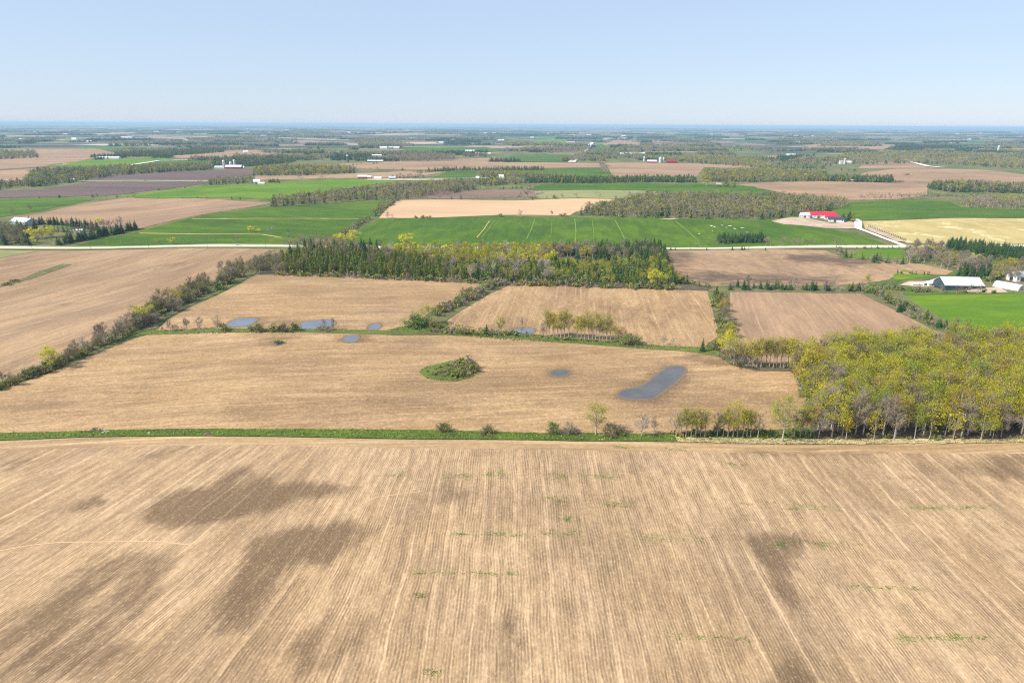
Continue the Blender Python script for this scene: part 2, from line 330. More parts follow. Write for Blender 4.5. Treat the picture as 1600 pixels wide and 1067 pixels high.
def sheet(name, pts, mat, layer=1, rowdir=(0, 1), label=None, wet=(), weed=(), fine=None, warp=None, kind='structure', bulge=0.0, jag=0.0):
    """a field, yard or verge draped over the land; rowdir is the world direction of its rows"""
    P = poly_w(pts)
    if jag:
        Q = []; rr = random.Random(len(name)+int(P[0][0]))
        for (a, b) in zip(P, P[1:]+P[:1]):
            L = math.hypot(b[0]-a[0], b[1]-a[1]); n = max(1, min(60, int(L/(jag*4))))
            for i in range(n):
                t = i/n; q = jag*(1 if i else 0.3)
                Q.append((a[0]+(b[0]-a[0])*t+rr.uniform(-q, q), a[1]+(b[1]-a[1])*t+rr.uniform(-q, q)*0.8))
        P = Q
    bm = bmesh.new()
    # drop consecutive near-duplicates, then tessellate the outline (it may be concave)
    P = [p for i, p in enumerate(P) if math.hypot(p[0]-P[i-1][0], p[1]-P[i-1][1]) > 0.02]
    vs = [bm.verts.new((x, y, 0)) for x, y in P]
    for t3 in tessellate_polygon([[Vector((x, y, 0)) for x, y in P]]):
        try: bm.faces.new([vs[i] for i in t3])
        except ValueError: pass
    pa = abs(sum(a[0]*b[1]-b[0]*a[1] for a, b in zip(P, P[1:]+P[:1])))/2
    ta = sum(f.calc_area() for f in bm.faces)
    if abs(pa-ta) > 0.01*pa: print('OUTLINE', name, label, round(pa), round(ta))
    x0, x1 = min(p[0] for p in P), max(p[0] for p in P); y0, y1 = min(p[1] for p in P), max(p[1] for p in P)
    if fine: xs = np.arange(math.floor(x0/fine)*fine, x1, fine); ys = np.arange(math.floor(y0/fine)*fine, y1, fine)
    else: xs = [v for v in XL if x0 < v < x1]; ys = [v for v in YL if y0 < v < y1]
    for v in xs: bmesh.ops.bisect_plane(bm, geom=bm.verts[:]+bm.edges[:]+bm.faces[:], dist=1e-4, plane_co=(v, 0, 0), plane_no=(1, 0, 0))
    for v in ys: bmesh.ops.bisect_plane(bm, geom=bm.verts[:]+bm.edges[:]+bm.faces[:], dist=1e-4, plane_co=(0, v, 0), plane_no=(0, 1, 0))
    co = np.array([v.co[:2] for v in bm.verts])
    X, Y = co[:, 0], co[:, 1]
    D = np.hypot(X, Y)
    Z = height(X, Y)+layer*(0.15+np.clip(D-500, 0, None)*0.00022)
    if bulge:
        s = sdist(P, X, Y); Z = Z+bulge*np.clip(s/8, 0, 1)
    for v, z in zip(bm.verts, Z): v.co.z = z
    me = bpy.data.meshes.new(name); bm.normal_update()
    for fc in bm.faces:
        if fc.normal.z < 0: fc.normal_flip()
        fc.smooth = True
    bm.to_mesh(me); bm.free()
    me.materials.append(mat)
    L = math.hypot(*rowdir); dx, dy = rowdir[0]/L, rowdir[1]/L
    u = X*dy-Y*dx; v_ = X*dx+Y*dy
    if warp: u, v_ = warp(X, Y)
    a = me.attributes.new('row', 'FLOAT_VECTOR', 'POINT')
    a.data.foreach_set('vector', np.stack([u, v_, np.zeros_like(u)], 1).astype(np.float32).ravel())
    for nm, lst in (('wet', wet), ('weed', weed)):
        if not lst: continue
        val = np.zeros(len(X))
        for item in lst:
            q, soft, amt = item
            s = sdist(poly_w(q), X, Y)
            val = np.maximum(val, amt*np.clip(0.5+s/(2*soft), 0, 1))
        a = me.attributes.new(nm, 'FLOAT', 'POINT'); a.data.foreach_set('value', val.astype(np.float32))
    o = put(name, me); tag(o, label, None, None, kind)
    return o
def wdir(a, b):
    A, B = at(*a), at(*b); return (B[0]-A[0], B[1]-A[1])
def ribbon_pts(pts, w):
    """a world-width band along a photo polyline -> polygon of world points"""
    P = [at(*p) for p in pts]; Lf, Rt = [], []
    ws = w if isinstance(w, (list, tuple)) else [w]*len(P)
    for i, p in enumerate(P):
        a = P[max(0, i-1)]; b = P[min(len(P)-1, i+1)]
        dx, dy = b[0]-a[0], b[1]-a[1]; L = math.hypot(dx, dy) or 1
        nx, ny = -dy/L*ws[i]/2, dx/L*ws[i]/2
        Lf.append(('w', p[0]+nx, p[1]+ny)); Rt.append(('w', p[0]-nx, p[1]-ny))
    return Lf+Rt[::-1]
def resamp(P, step):
    out = [P[0]]
    for a, b in zip(P, P[1:]):
        L = math.hypot(b[0]-a[0], b[1]-a[1]); n = max(1, int(L/step))
        for i in range(1, n+1): out.append((a[0]+(b[0]-a[0])*i/n, a[1]+(b[1]-a[1])*i/n))
    return out

# ------------------------------------------------------------------ the ground sheet
gx, gy = np.meshgrid(XL, YL)
gz = height(gx, gy)
nx_, ny_ = len(XL), len(YL)
idx = np.arange(nx_*ny_).reshape(ny_, nx_)
quads = np.stack([idx[:-1, :-1], idx[:-1, 1:], idx[1:, 1:], idx[1:, :-1]], -1).reshape(-1, 4)
gme = mk_mesh('ground', np.stack([gx, gy, gz], -1).reshape(-1, 3), quads, None, [LAND])
gme.polygons.foreach_set('use_smooth', np.ones(len(gme.polygons), bool))
tag(put('ground', gme), 'flat open farmland running out to the horizon', kind='structure')

# ------------------------------------------------------------------ fields
WE = (1, 0.05)            # rows running across the view
FWD = (0.01, 1)
def warp_fore(X, Y):
    s = np.clip((-X-15)/90, 0, 1); s = s*s*(3-2*s)
    return X - 0.36*s*(Y-150) + 1.2*np.sin(Y*0.03)*s, Y
wets = [
 ([(215,815),(235,785),(262,768),(330,760),(365,728),(400,728),(425,752),(500,752),(560,762),(520,778),(460,782),(420,805),(340,815),(262,830)], 3, 1),
 ([(395,845),(450,825),(530,815),(592,815),(560,850),(520,885),(470,880),(430,930),(385,985),(330,1000),(350,930),(370,890)], 3.5, 1),
 ([(50,945),(95,905),(150,870),(250,850),(275,870),(250,935),(215,980),(230,1020),(150,1066),(-60,1090),(-60,1000)], 4, 0.75),
 ([(105,800),(130,780),(165,770),(170,785),(130,800)], 1.5, .75), ([(5,722),(50,712),(60,722),(10,738)], 2, .6),
 ([(190,720),(255,702),(300,700),(240,718)], 2, .6),
 ([(1150,838),(1190,830),(1270,840),(1250,880),(1225,895),(1250,935),(1262,955),(1240,965),(1205,935),(1200,900),(1180,870)], 2.5, .9),
 ([(1200,1050),(1240,1020),(1290,1067),(1300,1100),(1190,1100)], 2.5, .9),
 ([(780,960),(800,950),(820,1000),(815,1067),(770,1067)], 2, .8), ([(640,765),(700,755),(760,768),(720,785),(640,790)], 2, .5),
 ([(1470,735),(1520,712),(1700,705),(1700,755),(1560,748)], 4, .8), ([(1140,700),(1300,700),(1400,706),(1380,712),(1140,712)], 2, .5),
 ([(440,1010),(520,960),(600,965),(560,1067),(430,1067)], 3, .55), ([(1380,740),(1440,745),(1430,756),(1385,750)], 2, .6),
 ([(900,770),(1010,775),(1000,800),(840,800)], 2, .45),
]
weeds = [([(a,b),(a+w,b),(a+w,b+h),(a,b+h)], 0.7, 1) for a,b,w,h in
 [(752,736,42,9),(690,742,42,5),(612,738,20,7),(850,741,36,8),(910,743,50,6),(930,785,60,6),(854,775,24,9),(882,808,14,8),(852,830,50,6),(740,833,70,4),
  (1205,850,14,8),(1275,848,22,8),(1210,848,130,3),(1330,917,110,3),(1405,994,28,8),(1480,990,28,14),(960,697,30,4),(1040,699,40,4),(700,833,30,3),
  (1400,792,160,3),(1040,995,130,2.5),(1120,790,200,2),(640,895,180,2),(665,1045,18,10),(1140,724,20,4),(1440,995,150,2.5),(1000,840,110,4),(650,928,12,8)]]
fore_top = [(-420,700),(-200,696),(0,689),(80,686),(130,684),(250,682.5),(420,683),(640,687),(900,690),(1060,691),(1230,694),(1400,693.5),(1600,692),(1900,691),(2300,690)]
head_bot = [(2300,715),(1900,712),(1600,709),(1400,708),(1230,709),(1060,706),(900,704),(640,701),(420,696),(250,697),(130,700),(0,706),(-200,713),(-420,718)]
sheet('stubble_field', head_bot[::-1]+[('w',260,-60),('w',-300,-60)], FM['fore'], 1, FWD, 'large bare stubble field with straight planted rows filling the foreground', wet=wets, weed=weeds, fine=3.0, warp=warp_fore)
sheet('field_headland', fore_top+head_bot, FM['head'], 1, WE, 'narrow headland of stubble along the grass strip', wet=[w for w in wets if min(p[1] for p in w[0]) < 722], weed=weeds, fine=6.0)
# the left corner of the foreground field where the ploughing bends is part of the same sheet
mid_top = [(-110,650),(-60,631),(0,608),(60,590),(130,562),(200,533),(235,522),(330,519),(430,519),(520,520),(620,524),(700,523),(800,528),(900,536),(1000,544),(1085,550),(1125,557),(1140,568),(1160,575),(1200,579),(1235,580),(1250,600),(1262,630),(1268,655),(1262,684)]
mid_bot = [(1060,679),(850,677),(650,672),(400,671),(250,671),(160,673),(0,677.5),(-200,684)]
damp2 = [([(560,528),(700,532),(760,548),(690,556),(600,545)],12,.42),([(300,560),(450,548),(560,556),(520,580),(380,590)],14,.4),([(120,600),(260,590),(330,610),(200,640),(100,640)],14,.4),([(745,555),(800,560),(800,600),(770,606)],8,.45),([(430,600),(560,610),(640,640),(500,650)],12,.35),([(840,600),(930,615),(900,645),(780,650)],10,.38),([(1080,600),(1200,590),(1240,640),(1120,650)],12,.35),([(900,545),(1040,552),(1060,566),(940,562)],9,.4),([(860,575),(890,573),(905,582),(880,594),(852,588)],4,.9),([(955,622),(990,600),(1035,568),(1080,568),(1088,590),(1040,632),(1000,634)],4,.9),
 ([(770,590),(800,585),(795,612),(760,618)],4,.55),([(0,650),(60,610),(120,600),(100,640),(20,660)],8,.5),([(520,520),(580,524),(575,536),(528,538)],3,.8),
 ([(1080,545),(1125,556),(1150,575),(1110,572),(1060,560)],3,.8),([(560,640),(760,625),(830,650),(640,662)],6,.4),([(400,524),(470,525),(455,545),(405,540)],3,.7)]
sheet('stubble_field', mid_top+mid_bot, FM['stub'], 1, (1,0.12), 'pale stubble field with two ponds and a bushy mound in the middle', wet=damp2, fine=6.0, jag=0.5)
sheet('stubble_field', [(-400,720),(-200,655),(-80,624),(0,598),(60,575),(130,540),(200,507),(240,483),(300,454),(350,430),(400,407),(440,394),(430,390),(370,388),(250,389.5),(150,391.5),(0,391),(-400,392)], FM['stubl'], 1, wdir((0,480),(300,395)), 'wide stubble field between the gravel road and the long diagonal hedgerow', wet=[([(240,415),(330,402),(345,400),(300,412),(250,425)],6,.6),([(70,475),(110,470),(125,476),(90,482)],4,.6),([(60,590),(0,600),(0,570),(40,560)],6,.6),([(0,405),(60,397),(110,393),(60,403),(0,413)],5,.6)], fine=12)
sheet('stubble_field', [(245,517),(262,500),(290,485),(340,462),(372,446),(400,430),(440,430),(560,433),(650,437),(742,441),(760,441),(735,456),(700,474),(668,491),(646,509),(600,517),(520,515.5),(430,514),(330,514.5)], FM['stub'], 1, (1,0.1), 'stubble field with ponds along its near edge below the mixed wood', wet=[([(350,494),(400,492),(480,500),(530,498),(530,516),(450,520),(350,516)],4,.6),([(570,503),(605,503),(600,515),(565,518)],3,.6),([(530,474),(620,462),(600,476)],8,.5)], fine=10)
sheet('stubble_field', [(688,508),(720,485),(760,460),(790,446),(850,445),(960,450),(1105,455),(1112,480),(1120,510),(1127,522),(1100,543),(1040,541),(960,534),(900,528),(800,519),(700,516)], FM['stub'], 1, (0.1,1), 'stubble field behind the row of tall thin trees', wet=[([(760,505),(830,508),(860,518),(800,524),(760,520)],4,.7),([(860,470),(1000,468),(1090,480),(1080,520),(900,500)],14,.4),([(690,500),(720,490),(740,510),(700,515)],4,.5)], fine=10)
sheet('stubble_field', [(1140,456),(1200,456.5),(1345,458.5),(1400,485),(1455,513),(1540,545),(1500,560),(1240,572),(1152,566),(1146,530),(1138,500)], FM['stubp'], 1, (0.25,1), 'stubble field in front of the conifer row beside the yellow green wood', fine=12)
sheet('hay_field', [(1408,461.5),(1600,460),(1850,459),(1900,575),(1640,548),(1530,521),(1470,497),(1432,476)], FM['greeny'], 1, WE, 'bright green hay field below the white roofed barn', fine=16)
sheet('stubble_field', [(1045,392),(1120,391),(1200,389.5),(1290,392),(1320,403),(1370,408),(1440,413),(1490,424),(1478,430),(1400,428),(1390,437),(1345,444),(1300,446),(1110,448),(1060,438),(1042,420)], FM['stain'], 1, (1,0.03), 'stubble field with dark wet stains beside the conifer wood', wet=[([(1044,395),(1080,395),(1090,408),(1075,420),(1130,425),(1330,432),(1300,445),(1110,447),(1060,438),(1042,420)],12,.75),([(1210,398),(1300,396),(1370,412),(1330,418),(1290,410),(1240,412)],12,.9),([(1080,397),(1110,397),(1100,400)],5,.8),([(1100,411),(1160,412),(1150,416)],6,.7)], fine=12)
sheet('wheat_field', [(535,377),(560,360),(592,343),(650,341),(800,338.5),(920,340),(1100,344),(1200,344),(1240,351),(1300,358),(1350,370),(1392,384),(1200,385),(1040,386.5),(700,384),(560,382)], FM['green'], 1, wdir((900,342),(900,378)), 'long deep green wheat field behind the gravel road', fine=20)
sheet('wheat_field', [(105,386),(160,374),(218,362),(310,338),(400,326),(500,319),(596,314.5),(622,313),(592,332),(552,352),(522,370),(442,378),(442,382.5),(370,381.5),(250,383.5)], FM['green'], 1, wdir((215,366),(440,368)), 'sloping green wheat field crossed by two pale tracks', fine=20)
sheet('stubble_field', [(20,342),(120,321),(200,309),(300,310.5),(425,317.5),(380,326),(300,338.5),(215,358),(150,354),(60,344)], FM['stubp'], 1, wdir((150,345),(400,318)), 'ribbed brown stubble field behind the farmyard spruces', fine=24)
sheet('wheat_field', [(-80,313),(0,311.5),(130,309.5),(145,313),(100,322),(60,330),(0,340),(-80,352)], FM['green'], 1, WE, 'small green field at the left edge with two bare trees')
sheet('ploughed_field', [(-80,312),(-80,300),(0,298),(70,296),(110,289),(150,285),(330,285),(300,290),(250,296.5),(180,305),(100,308),(0,310)], FM['soil'], 1, WE, 'dark ploughed field below the farm lane')
sheet('ploughed_field', [(122,281.5),(180,275),(230,271),(330,266),(395,265),(400,273),(360,279),(328,282)], FM['soil'], 1, WE, 'dark ploughed field above the farm lane')
sheet('hay_field', [(180,308),(250,299),(325,291),(440,285),(520,280),(600,279.5),(622,284),(560,293),(520,301),(440,312),(320,309)], FM['greeny'], 1, wdir((200,308),(520,285)), 'light green hay field in front of the white farmhouse')
sheet('stubble_field', [(395,282),(400,275),(520,272.5),(640,268),(700,269),(660,275),(600,278.5),(500,279.5)], FM['stubp'], 1, WE, 'thin strip of pale stubble behind the long green hay field')
sheet('stubble_field', [(622,313),(700,312.5),(860,311.5),(962,312),(955,320),(900,331),(890,337),(740,338),(592,341),(604,328)], FM['sand'], 1, WE, 'sandy orange stubble field behind the long green wheat field')
sheet('ploughed_field', [(630,307),(690,297),(800,296),(862,300),(835,307),(700,311)], FM['soilb'], 1, WE, 'brown ploughed field between two hedges')
sheet('wheat_field', [(820,296.5),(850,287.5),(930,286.5),(1100,288),(1180,292),(1216,304),(1200,308),(1080,302),(960,298),(840,297.5)], FM['green'], 1, WE, 'narrow green strip in front of the long conifer belt')
sheet('pasture', [(835,298.5),(1000,298),(1060,301),(960,311.5),(840,310.5)], FM['olive'], 1, WE, 'pale olive pasture strip with small trees along it')
sheet('wheat_field', [(1295,333),(1330,316.5),(1400,313),(1480,314),(1502,324),(1600,327),(1800,330),(1800,342),(1600,340.5),(1450,342),(1340,343.5)], FM['green'], 1, WE, 'green wheat field right of the red roofed house')
sheet('straw_field', [(1348,346),(1450,343),(1600,341.5),(1800,342),(1800,382),(1600,383),(1480,382.5),(1418,380),(1352,358)], FM['straw'], 1, (1,0.02), 'yellow streaked straw field beside the driveway', fine=20)
sheet('stubble_field', [(1150,288.5),(1200,285),(1330,284),(1450,289),(1448,306),(1400,312),(1330,313),(1300,315),(1250,307),(1215,300)], FM['stubp'], 1, WE, 'stubble field in front of the dark conifer windbreak')
sheet('stubble_field', [(1335,282),(1350,270),(1400,264),(1480,264.5),(1540,266),(1600,273),(1750,280),(1750,289),(1600,288),(1460,286),(1445,290)], FM['stubp'], 1, WE, 'far stubble field behind the spruce wood')
sheet('stubble_field', [(935,255),(1000,254.5),(1080,256),(1190,260),(1180,264),(1100,262),(1088,277),(960,277),(952,268)], FM['stubp'], 1, WE, 'rolling stubble field in front of the red barns')
sheet('stubble_field', [(470,259),(560,255),(700,249),(780,247),(785,254),(935,255.5),(940,262),(760,265),(650,266),(560,264)], FM['stubp'], 1, WE, 'long pale stubble field reaching to the far road')
sheet('wheat_field', [(785,253.5),(800,242.5),(850,241.5),(900,242),(890,254)], FM['green'], 1, WE, 'far green field beside the straight road')
sheet('wheat_field', [(800,269),(830,264.5),(935,263),(958,271),(950,278),(880,277)], FM['green'], 1, WE, 'green field behind the conifer belt')
sheet('wheat_field', [(672,279),(700,268.5),(746,267.5),(740,280)], FM['green'], 1, WE, 'small green field left of the round dark tree')
sheet('stubble_field', [(-80,232),(150,233),(190,241),(135,250),(100,258),(50,262),(-80,270)], FM['stubp'], 1, WE, 'hazy pinkish stubble field at the far left')
sheet('stubble_field', [(-80,272),(62,263),(58,273),(35,285),(-80,287)], FM['stubp'], 1, WE, 'pale field left of the lane')
sheet('hay_field', [(65,259),(130,251),(250,247.5),(272,249),(198,259),(130,263)], FM['greeny'], 1, WE, 'pale green field in front of the low white farm')
sheet('wheat_field', [(200,261),(250,253),(300,251.5),(390,253),(335,261),(250,263)], FM['green'], 1, WE, 'green field beside the silo farm')
sheet('stubble_field', [(250,246),(330,237),(400,234.5),(450,238),(400,245),(320,250)], FM['stubp'], 1, WE, 'far stubble field behind the silo farm')
sheet('stubble_field', [(1195,256),(1200,244),(1250,243.5),(1256,252)], FM['stubp'], 1, WE, 'small stubble field below the far white barn')
sheet('wheat_field', [(1192,264),(1240,255),(1300,256.5),(1270,263)], FM['green'], 1, WE, 'small green field near the far white farm')
sheet('stubble_field', [(1340,263.5),(1350,256),(1400,252.5),(1425,254),(1470,263)], FM['stubp'], 1, WE, 'small stubble field beside the winding far road')
sheet('wheat_field', [(600,241),(640,232),(760,230),(790,236),(700,242)], FM['green'], 1, WE, 'far green strip below the white farm cluster')
sheet('wheat_field', [(925,240),(935,227),(975,226),(980,239)], FM['green'], 1, WE, 'far green square right of the straight road')
sheet('stubble_field', [(940,226),(965,219),(1020,226),(1020,236),(985,236)], FM['stubp'], 1, WE, 'far pale field right of the straight road')
sheet('stubble_field', [(800,236),(830,224),(880,224),(915,227),(900,237)], FM['stubp'], 1, WE, 'far pale field left of the straight road')
sheet('wheat_field', [(780,228),(800,219),(890,218),(880,225)], FM['greeny'], 1, WE, 'far light green field below the horizon')
sheet('stubble_field', [(1250,234),(1280,222),(1400,226),(1380,234)], FM['stubp'], 1, WE, 'far pale field below the hazy woods')
sheet('stubble_field', [(1540,240),(1570,232),(1700,236),(1700,244),(1600,243)], FM['stubp'], 1, WE, 'far pale field at the right edge')
sheet('wheat_field', [(1310,404),(1350,390),(1418,389),(1440,398),(1420,404),(1360,405)], FM['greeny'], 1, WE, 'small green paddock below the road')
sheet('hay_field', [(1385,428),(1405,422),(1450,424),(1455,432),(1400,438)], FM['greeny'], 1, WE, 'strip of lawn left of the big barn')
sheet('hay_field', [(1375,455),(1400,446),(1470,455),(1600,456),(1600,460),(1410,461)], FM['grass'], 1, WE, 'grass below the farm buildings')
sheet('hay_field', [(1460,388),(1480,396),(1515,410),(1500,412),(1470,400)], FM['greeny'], 1, WE, 'grassy slope beside the spruce plantation')
# verges, mounds and floors
verge_top = [(p[0], p[1]) for p in mid_bot[::-1]]+[(1262,682),(1400,684),(1600,685),(1900,686),(2300,686)]
sheet('grass_strip', [(-420,693)]+verge_top[1:6]+[(850,677.5),(1060,679.5)]+[(1060,691),(900,689.5),(640,686.5),(420,682.5),(250,682),(130,683.5),(0,688.5),(-420,700)], FM['grass'], 2, WE, 'narrow strip of bright green grass between the two near fields', fine=5, jag=0.35)
sheet('dead_grass_strip', [(1055,684),(1150,686),(1260,687),(1400,686.5),(1600,687),(2300,688),(2300,690.5),(1600,692.5),(1400,694),(1230,694.5),(1060,691.5)], FM['dry'], 3, WE, 'band of dead straw coloured grass along the wood edge', fine=5, jag=0.5)
sheet('grass_strip', [(1040,680),(1268,668),(1275,684),(1255,689),(1060,687)], FM['grass'], 2.5, WE, 'shaded grass under the thin tree row', fine=5, jag=0.5)
sheet('grass_strip', [(215,524),(235,518),(330,514),(430,514),(520,516),(600,517),(640,508),(660,498),(700,505),(700,516),(800,519),(900,528),(960,534),(1040,541),(1100,543),(1128,540),(1150,552),(1160,574),(1140,570),(1125,558),(1085,551),(1000,545),(900,537),(800,529),(700,524),(620,524.5),(520,521),(430,519.5),(330,520),(235,524)], FM['lane'], 2, WE, 'grass lane with shrubs between the middle fields', fine=8, jag=0.4)
sheet('wood_floor', [(1230,688),(1400,688),(1600,688),(1900,689),(1950,560),(1600,553),(1450,557),(1330,562),(1245,571),(1228,572),(1160,568),(1148,572),(1180,580),(1236,581),(1252,600),(1264,630),(1270,655),(1262,672)], FM['litter'], 2, WE, 'brown leaf litter under the yellow green wood', fine=8, jag=0.5)
sheet('grass_mound', [(654,582),(665,574),(690,568),(715,563),(735,562),(747,569),(748,580),(738,590),(715,596),(690,595),(668,592)], FM['mound'], 2, WE, 'low bushy grass mound standing in the middle field', fine=3, bulge=0.7, jag=0.3)
sheet('wood_floor', [(402,408),(440,396),(560,392),(800,392),(1040,392),(1044,420),(1062,440),(1112,448),(1105,455),(960,450),(850,445),(790,446),(742,441),(650,437),(560,433),(440,430),(405,430),(395,420)], FM['litter'], 1.5, WE, 'shaded floor of the mixed wood', fine=20)
sheet('grass_clearing', [(868,409),(885,404),(906,409),(925,414),(900,417),(875,414)], FM['greeny'], 3, WE, 'small green clearing inside the mixed wood')
sheet('grass_strip', [(-80,634),(0,607),(40,592),(100,569),(160,542),(215,520),(245,513),(262,497),(290,482),(340,459),(372,443),(400,427),(402,408),(350,430),(300,454),(240,483),(200,507),(130,540),(60,575),(0,596),(-80,622)], FM['scrub'], 1.6, WE, 'rough grass below the long diagonal hedgerow', fine=12)
sheet('grass_strip', [(-60,452),(0,447),(30,438),(60,425),(98,413),(112,414),(90,422),(50,436),(0,449),(-60,465)], FM['scrub'], 2, WE, 'dark grassy ditch in the left stubble field')
sheet('grass_strip', [(-60,394),(20,392),(60,393),(20,400),(0,404),(-60,408)], FM['olive'], 2, WE, 'rough grass wedge beside the road at the left')
sheet('grass_strip', [(646,512),(672,496),(700,483),(745,460),(778,444),(795,446),(762,461),(722,485),(700,500),(690,516)], FM['scrub'], 2, WE, 'grass under the slanting hedge between two stubble fields', fine=12)
sheet('grass_strip', [(1108,455),(1140,455),(1140,500),(1148,545),(1150,556),(1120,548),(1128,520),(1120,500),(1112,478)], FM['scrub'], 2, WE, 'grass under the short cross hedge', fine=12)
sheet('grass_strip', [(1342,446),(1410,446),(1412,462),(1434,477),(1472,498),(1532,522),(1600,545),(1540,546),(1455,514),(1400,486),(1345,459),(1140,456.5),(1140,449),(1300,446)], FM['scrub'], 2, WE, 'rough grass below the right hand hedge')
# farm yards
sheet('farm_yard', [(1205,346),(1235,340),(1262,341),(1300,350),(1340,344),(1346,356),(1325,358),(1290,357),(1255,353),(1225,351)], FM['yard'], 2, WE, 'bare earth yard around the red roofed house')
sheet('farm_yard', [(1352,352),(1375,357),(1415,379),(1400,378),(1360,362)], FM['yard'], 3, WE, 'brown strip beside the driveway')
sheet('farm_yard', [(1405,446),(1420,440),(1470,440),(1480,448),(1440,449)], FM['yard'], 2, WE, 'pale gravel yard left of the big barn')
sheet('farm_yard', [(1505,456),(1530,450),(1562,450),(1575,457),(1540,459)], FM['yard'], 2, WE, 'bare ground between the barn and the hoop shed')
sheet('farm_yard', [(575,280),(640,279.5),(700,280.2),(700,281.5),(620,282.5),(570,282)], FM['yard'], 2, WE, 'yard of the low farm beyond the hay field')

# roads
def road(name, pts, w, label, layer=3, mat='gravel'):
    dense = []
    for a, b in zip(pts, pts[1:]):
        n = max(1, int(abs(b[0]-a[0])/40))
        for i in range(n): dense.append((a[0]+(b[0]-a[0])*i/n, a[1]+(b[1]-a[1])*i/n))
    dense.append(pts[-1])
    return sheet(name, ribbon_pts(dense, w), FM[mat], layer, wdir(pts[0], pts[-1]), label)
MR = [(-250,389.5),(0,387.5),(80,388.2),(150,388),(250,386),(330,384.6),(440,385),(540,387),(680,387),(820,388.5),(1040,389),(1120,389),(1200,387.3),(1300,385.8),(1400,386),(1500,385),(1600,384.7),(1850,384)]
road('road_verge', MR, 20, 'grassy verges of the gravel road', 2.4, 'olive')
road('gravel_road', MR, 7.2, 'pale gravel road crossing the whole view', 3)
road('driveway', [(1335,343.5),(1341,347),(1341,358),(1352,362),(1380,373),(1412,385)], [9,9,8,6,5.5,6], 'pale driveway bending up to the red roofed house', 4)
road('farm_lane', [(115,283.3),(200,283),(325,283.3)], 9, 'pale lane between two dark ploughed fields', 3)
road('farm_lane', [(-60,284.5),(0,283),(35,281)], 9, 'short pale lane at the left edge', 3)
road('farm_lane', [(195,260),(222,256),(248,252),(300,250.8)], 14, 'pale lane slanting past the green fields', 3)
road('straight_road', [(893,254.5),(905,245),(915,235),(926,223.5)], 22, 'straight road running away towards the horizon', 4)
road('winding_road', [(1420,253.5),(1432,256.5),(1450,261),(1472,263)], 16, 'far pale road winding down a slope', 4)
road('farm_lane', [(690,280.5),(640,280.2),(720,279.8),(760,279.5)][1:], 9, 'pale lane leading to the low farm', 4)
road('field_track', [(218,365),(300,366.3),(380,366.5),(410,367),(440,372)], 3.2, 'pale track across the sloping wheat field, the nearer one', 2, 'straw')
road('field_track', [(300,342.5),(420,342),(560,342.3)], 3.2, 'pale track across the sloping wheat field, the farther one', 2, 'straw')
for i, (a, b, w) in enumerate([((898,342),(899.5,379),1.3),((836,342),(823,374),1.2),((765,346),(745,372),1.6),((773,345),(752,372),1.0),((960,344),(976,374),1.2),((1055,346),(1092,377),1.3),((925,344),(927,372),.8),((862,346),(860,372),.7)]):
    road('field_track', [a, ((a[0]+b[0])/2+1.2, (a[1]+b[1])/2), b], w*.75, ['pale wheel track behind the middle of the wood','faint wheel track left of the longest one','broad broken pale track above the yellow trees','thin track beside the broad broken one','faint track above the conifers','slanting track towards the white patches','short faint track among the wheat rows','thinnest track in the long wheat field'][i], 2, 'straw' if i == 2 else 'track')
# hedge-foot edges along the sandy field and a bare patch, then puddles painted pale
sheet('bare_patch', [(1030,342.5),(1050,342),(1062,343),(1045,344)], FM['yard'], 2.5, WE, 'small bare patch at the foot of the big grey wood')
for i,(x,y,w,h) in enumerate([(1112,354,7,1.6),(1116,356,5,1.4),(1128,353,6,1),(1140,354,8,1.2),(1148,358,8,1.4),(1160,357,7,1.2),(1135,356.5,6,1),(1092,366,4,1.4),(1113,362,3,1),(1168,364,5,1)]):
    sheet('puddle', [(x+w*.5*math.cos(a_)*(.7+.4*math.sin(i*3+a_*2)), y+h*.5*math.sin(a_)*(.7+.4*math.cos(i*5+a_*3))) for a_ in [k*.63 for k in range(10)]], FM['gravel'], 3, WE, None)  # pale gravel colour stands in for the sky reflected in the puddles
    o = COL.objects[-1]; tag(o, 'one of the small puddles with painted pale reflection in the green wheat', None, 'puddles painted pale in the wheat', 'structure')

for i, (pts, w, lb) in enumerate([([(1241,833),(1236,846),(1229,862),(1222,876),(1217,893)], .5, 'dark rut slanting through the damp patch, the longer one'), ([(1222,850),(1217,862),(1213,872),(1204,889)], .35, 'short dark rut beside the longer one'), ([(1217,893),(1223,904),(1228,918),(1235,932),(1240,950)], .5, 'dark rut bending back from the first')]):
    road('rut', pts, w*.8, lb, 1.12, 'soilb')
road('worn_line', [(-40,868),(0,861),(50,852),(90,848),(160,847),(240,846),(300,852)], .5, 'faint pale line curving across the left of the foreground field', 1.25, 'sand')
road('worn_line', [(560,790),(590,777),(620,773),(660,768)], .4, 'faint short pale curve in the foreground field', 1.25, 'sand')
